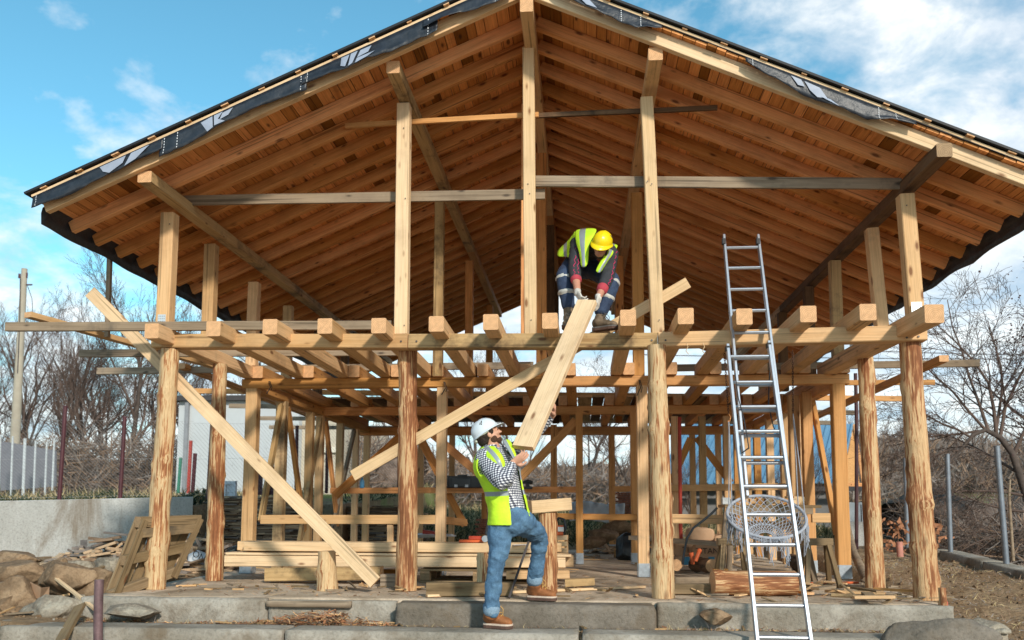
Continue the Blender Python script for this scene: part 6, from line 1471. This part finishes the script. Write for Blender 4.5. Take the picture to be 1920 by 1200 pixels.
# ------------------------------------------------------------ cement bags with print
PAPER = plain('brown_paper_sack', (.48,.31,.19), .85, 0, .1, 6); INK = plain('dark_ink', (.05,.035,.03), .8); BLUEP = plain('blue_print', (.05,.22,.36), .7)
bags = [(1312,1002,11.2,46,26,''),(1352,1012,11.2,30,20,'TI'),(1282,1030,11.0,40,26,'TI'),(1322,1032,10.9,50,26,'TITAN'),(1330,1050,10.85,44,18,''),(1284,1050,10.9,40,18,'')]
bl = ['round topped brown cement bag upper left of the pile','brown cement bag at the upper right of the pile behind the workbench leg','brown cement bag at the left middle of the pile','brown cement bag whose large dark letters face the viewer','lowest cement bag with a blue stripe on the right','lowest cement bag with a blue stripe on the left']
for i, (px,py,Y,w_,h_,tx_) in enumerate(bags):
    s_ = Y/F_PX; c = U(px,py,Y); t = empty('cement_bag', c-V((0,0,h_*s_/2)), bl[i], 'cement bag', 'cement bags'); mb = MB()
    bm = bmesh.new(); bmesh.ops.create_cube(bm, size=2); bmesh.ops.subdivide_edges(bm, edges=bm.edges[:], cuts=6, use_grid_fill=True)
    for vv in bm.verts:
        p = vv.co; k = 1-.22*(abs(p.x)**4)-.1*(abs(p.y)**4); p2 = V((p.x*w_*s_/2*(1-.10*abs(p.z)**2), p.y*.17, p.z*h_*s_/2*k)); vv.co = p2+V((0,0,0)); vv.co += V((1,1,1))*.012*noise.noise(p2*9+V((i,0,0)))
    me = bpy.data.meshes.new('sack'); bm.to_mesh(me); bm.free(); me.materials.append(PAPER); me.polygons.foreach_set('use_smooth', [True]*len(me.polygons)); o = bpy.data.objects.new('sack', me); COL.objects.link(o); put(o, Matrix.Translation(c), t)
    if tx_: text('lettering', tx_, h_*s_*.55, Matrix.Translation(c+V((0,-.195,0))) @ Matrix.Rotation(math.pi/2,4,'X'), INK, t)
    if i > 3: MB().box(c+V((0,-.178,0)), (.07,.02,h_*s_*.8)).build('printed_stripe', BLUEP, t)
def elbow(pts, label, r=.045): 
    o = MB().tube(pts, r, 14).tube([pts[-1]-(pts[-1]-pts[-2]).normalized()*.04, pts[-1]], r*1.2, 14).build('drain_pipe', ORP, loc=pts[0]); tag(o, label, 'drain pipe', 'orange drain pipes')
elbow([U(1299,1058,9.9),U(1298,1048,9.9),U(1296,1036,9.9)], 'left orange drain pipe end standing before the cement bags', .021); elbow([U(1304,1052,9.8),U(1308,1042,9.8),U(1312,1031,9.85)], 'right orange drain pipe end, tilted, before the cement bags', .021)
o = MB().tube([U(x_,y_,9.7) for x_,y_ in ((1345,952),(1335,962),(1320,975),(1300,990),(1288,1010),(1283,1035),(1280,1058))], .013, 8).build('cable', BLK, loc=U(1280,1058,9.7)); tag(o, 'thick black cable hanging from the workbench to the floor', 'cable')
for (x0,y0,x1,y1,Y0_,Y1_,r,lb) in ((1302,1058,1336,1062,10.2,9.7,.075,'short bark covered log in front of the cement bags'),(1484,1050,1512,1066,10.4,9.7,.075,'short brown log behind the ladder under the workbench'),(1262,1058,1268,1060,10.0,9.7,.06,'log end just right of the third log post')):
    o = log('firewood_log', U(x0,y0,Y0_), U(x1,y1,Y1_), r, r, logmat('bark_log', (.20,.12,.07), (.13,.075,.045), (.08,.05,.03), .5) if r == .075 and x0 < 1400 else bpy.data.materials['bark_log'], None, n=16); tag(o, lb, 'log')
o = timber('rough_board', U(1186,1008,11.0), U(1352,1020,10.2), .16, .05, 'grey', None); tag(o, 'rough grey cement-stained board lying level behind the third log post', 'board')
o = MB().tube([U(1277,1014,11.5), U(1276,985,11.5), U(1274,782,11.5)], .024, 12).tube([U(1277,1014,11.5)-V((0,0,.01)), U(1277,1014,11.5)], .07, 12).build('steel_prop', plain('red_prop', (.42,.05,.03), .5, .2, .15), loc=U(1277,1014,11.5)); tag(o, 'thin red steel prop standing right of the third log post', 'prop')
# ------------------------------------------------------------ workbench and trestles
wb = empty('workbench', U(1445,1072,9.6), 'rough grey topped workbench with splayed legs behind the hanging net chair', 'workbench')
a, b = U(1354,949,9.7), U(1531,950,9.7); timber('bench_top', V((a.x,9.75,a.z)), V((b.x,9.75,b.z)), .5, .03, 'pallet', wb); timber('front_apron', U(1362,957,9.52), U(1524,957,9.52), .03, .08, 'grey', wb)
for x0, x1, Y in ((1362,1352,9.55),(1500,1528,9.5),(1372,1366,9.95),(1495,1505,9.95)): timber('leg', U(x1,1083,Y-.1 if Y < 9.8 else Y+.1)*1 if False else V((U(x1,1080,Y).x,Y,.0)), U(x0,960,Y), .055, .075, 'grey', wb, up=(0,-1,0))
for i in range(5): 
    px = 1408+i*18; timber('slat', U(px,1003,10.0), U(px,985,10.0), .07, .02, 'fresh', wb, up=(0,-1,0))
timber('lower_rail', U(1395,985,10.0), U(1500,985,10.0), .03, .09, 'fresh', wb)
for (cx, Y, lb) in ((1373,9.15,'low dark wooden trestle at the left of the hanging net chair'),(1532,9.2,'low wooden trestle at the right of the hanging net chair')):
    t = empty('trestle', V((U(cx,1000,Y).x,Y,0)), lb, 'trestle', 'low trestles'); c = U(cx,1016,Y); zz_ = c.z
    timber('top_beam', V((c.x-.15,Y,zz_)), V((c.x+.15,Y+.02,zz_)), .10, .07, 'pallet', t)
    for sx in (-1,1):
        for sy in (-1,1): timber('leg', V((c.x+sx*.16,Y+sy*.2,0)), V((c.x+sx*.10,Y+sy*.045,zz_-.03)), .06, .045, 'pallet', t, up=(1,0,0))
timber_pal = ['fresh','amber','pale']
for i in range(6):
    px = 1405+i*15; o = timber('timber_offcut', U(px,940,9.75), U(px+11,940,9.75), .10, .05+.01*(i % 3), timber_pal[i % 3], None); tag(o, ['leftmost small offcut on the workbench','second small offcut from the left on the workbench','third small offcut on the workbench, hidden by the net ring','fourth small offcut on the workbench','fifth small offcut on the workbench','rightmost of the small offcuts on the workbench'][i], 'offcut', 'offcuts on the workbench')
o = log('wooden_tub', U(1489,946,9.9), U(1489,931,9.9), .10,.10, LOG, None, n=16); tag(o, 'short pale log section standing on the right end of the workbench', 'log section')
rd = empty('site_radio', U(1362,946,9.7), 'small black and white power tool at the left end of the workbench', 'power tool'); bx('body', 1354,933,1368,946,9.65,.1,plain('tool_white', (.65,.67,.68), .5),rd); bx('motor', 1366,936,1378,946,9.66,.09,BLK,rd)
# ------------------------------------------------------------ hanging net chair
NET = plain('pale_cord', (.34,.37,.43), .8, 0, .15, 20); CH = plain('rusty_chain', (.10,.05,.03), .7, .3, .3, 20)
hc_ = empty('hanging_chair', U(1437,990,8.7), 'round grey macrame net chair hanging on chains behind the ladder', 'hanging chair')
C0 = U(1437,968,8.75); sR_ = 8.75/F_PX; RX, RY = 70*sR_, 70*sR_; tilt = math.radians(33)
def ringp(a, r=1.0, z=0.0): return C0+V((math.cos(a)*RX*r, math.sin(a)*RY*r*math.cos(tilt), math.sin(a)*RY*r*math.sin(tilt)+z))
MB().tube([ringp(2*math.pi*i/48) for i in range(49)], .015, 10, cap=False).build('ring', NET, hc_)
mb = MB(); K = 30
def bowl(a, t): r = 1-t; return ringp(a, .98*(r**.9)+.02, 0)+V((0, .06*math.sin(t*1.57), -.20*math.sin(min(1,t)*1.57)))
for i in range(K):
    for s in (1,-1): mb.tube([bowl(2*math.pi*(i+s*j*.9)/K, j/7*.86) for j in range(8)], .0042, 4, cap=False)
for t in (.33,.62,.86): mb.tube([bowl(2*math.pi*i/40, t) for i in range(41)], .006, 4, cap=False)
mb.build('net', NET, hc_)
mb = MB(); rg = random.Random(9)
for i in range(110):
    a = math.pi+math.pi*rg.random(); p = ringp(a)+V((0,-.012,0)); L_ = .17+.10*rg.random()
    if (int((a-math.pi)*5.5) % 2): L_ *= .45
    mb.tube([p, p+V((rg.gauss(0,.012),0,-L_*.5)), p+V((rg.gauss(0,.015),0,-L_))], .0035, 4, cap=False)
mb.build('fringe', NET, hc_)
zj = 2.33
def chain(a, b, link=.032):
    mb = MB(); d = (b-a); n_ = int(d.length/(link*.72)); d.normalize(); u = V((1,0,0)); w_ = d.cross(u)
    for i in range(n_):
        c = a+d*(i+.5)*link*.72; x_ = u if i % 2 else w_
        mb.tube([c+d*link*.5*math.sin(q)+x_*link*.26*math.cos(q) for q in [2*math.pi*k/8 for k in range(9)]], .0036, 5, cap=False)
    return mb
hk1, hk2 = U(1366,776,8.8), U(1487,776,8.8); tp1, tp2 = U(1358,655,8.8), U(1486,655,8.8)
tp1.z = min(tp1.z, 2.33); tp2.z = min(tp2.z, 2.33)
for a, b in ((tp1,hk1),(tp2,hk2)): chain(a, b).build('chain', CH, hc_)
mb = MB(); mb.tube([hk1, hk1+V((.02,0,-.03)), hk1+V((.012,0,-.07)), hk1+V((-.012,0,-.075))], .007, 6); mb.build('hook', plain('copper_hook', (.50,.22,.08), .4, .5), hc_)
for hk, an in ((hk1+V((0,0,-.07)), (math.pi*1.12, math.pi*.86)), (hk2, (-math.pi*.12, math.pi*.14))):
    for a in an: q = ringp(a); MB().tube([hk, hk.lerp(q,.5)+V((.004,0,0)), q], .0055, 5).build('rope', NET, hc_)
# ------------------------------------------------------------ wires, straw strings hanging from the front beam
for i, (px,y0,y1,Y,lb) in enumerate(((832,716,740,10.1,'twisted black wire tied round the inner post of the middle bay'),(1198,712,742,10.1,'black wire end hanging at the beam left of the third log post'),(504,715,738,10.1,'black wire loop on the corner of the inner left post'))):
    o = MB().tube([U(px,y0,Y),U(px+3,(y0+y1)/2,Y-.02),U(px-4,y1,Y)], .006, 5).tube([U(px+2,y0,Y-.02),U(px+6,(y0+y1)/2,Y-.03),U(px+4,y1-6,Y)], .005, 5).build('tie_wire', BLK, loc=U(px,y0,Y)); tag(o, lb, 'wire', 'tie wires')
for i, (px,lb) in enumerate(((1287,'short curled twine under the front beam right of the third log post'),(1318,'longer curled twine under the front beam left of the ladder'))):
    o = MB().tube([U(px,643,7.82),U(px+3,650,7.8),U(px-1,658,7.8),U(px+4,664,7.82)], .0035, 5).build('twine', W['pale'], loc=U(px,643,7.82)); tag(o, lb, 'twine', 'curls of twine')
# ------------------------------------------------------------ splinters, rubble and litter
SPL = [W['pallet'], W['fresh'], W['grey']]
def splinters(n_, area, zf, L, seed, label):
    rg = random.Random(seed); mb = MB()
    for _ in range(n_):
        X, Y = area(rg); z = zf(X, Y)+.008+rg.random()*.03; l_ = L*rg.uniform(.3,1.4); d = V((rg.gauss(0,1), rg.gauss(0,.7), rg.gauss(0,.12))).normalized()
        mb.bar(V((X,Y,z))-d*l_/2, V((X,Y,z))+d*l_/2, rg.uniform(.01,.05), rg.uniform(.005,.018), m=rg.randrange(3))
    o = mb.build('splinters', SPL); tag(o, label, 'splinters', kind='stuff')
splinters(90, A_left, ground_h, .28, 1, 'broken laths and splinters among the boulders on the left')
splinters(70, lambda r: (r.uniform(1.0,3.1), 7.6+1.8*r.random()), flat, .20, 2, 'small wood offcuts strewn on the slab behind the ladder')
splinters(60, lambda r: (r.uniform(-3.9,.6), 7.6+1.0*r.random()), flat, .14, 3, 'thin splinters strewn on the slab below the stacked timbers')
splinters(40, lambda r: (r.uniform(-4,2.8), 7.12+.2*r.random()), ground_h, .12, 4, 'splinters lying on the dirt strip behind the kerb')
splinters(90, lambda r: (r.uniform(-4,2.8), 10.4+5*r.random()), flat, .35, 5, 'offcuts and rubbish on the slab deep inside the frame')
rg = random.Random(77)
mb = MB(); scatter('rubble', 160, lambda r: (r.uniform(-7.4,-4.45), 7.2+2.6*r.random()), .075, ROCK, 21, 'broken brown rubble between the larger boulders', flat=.75)
scatter('rubble', 60, lambda r: (r.uniform(-4.7,-4.3), 7.2+1.2*r.random()), .05, ROCKG, 22, 'grey rubble at the left end of the foundation', flat=.7)
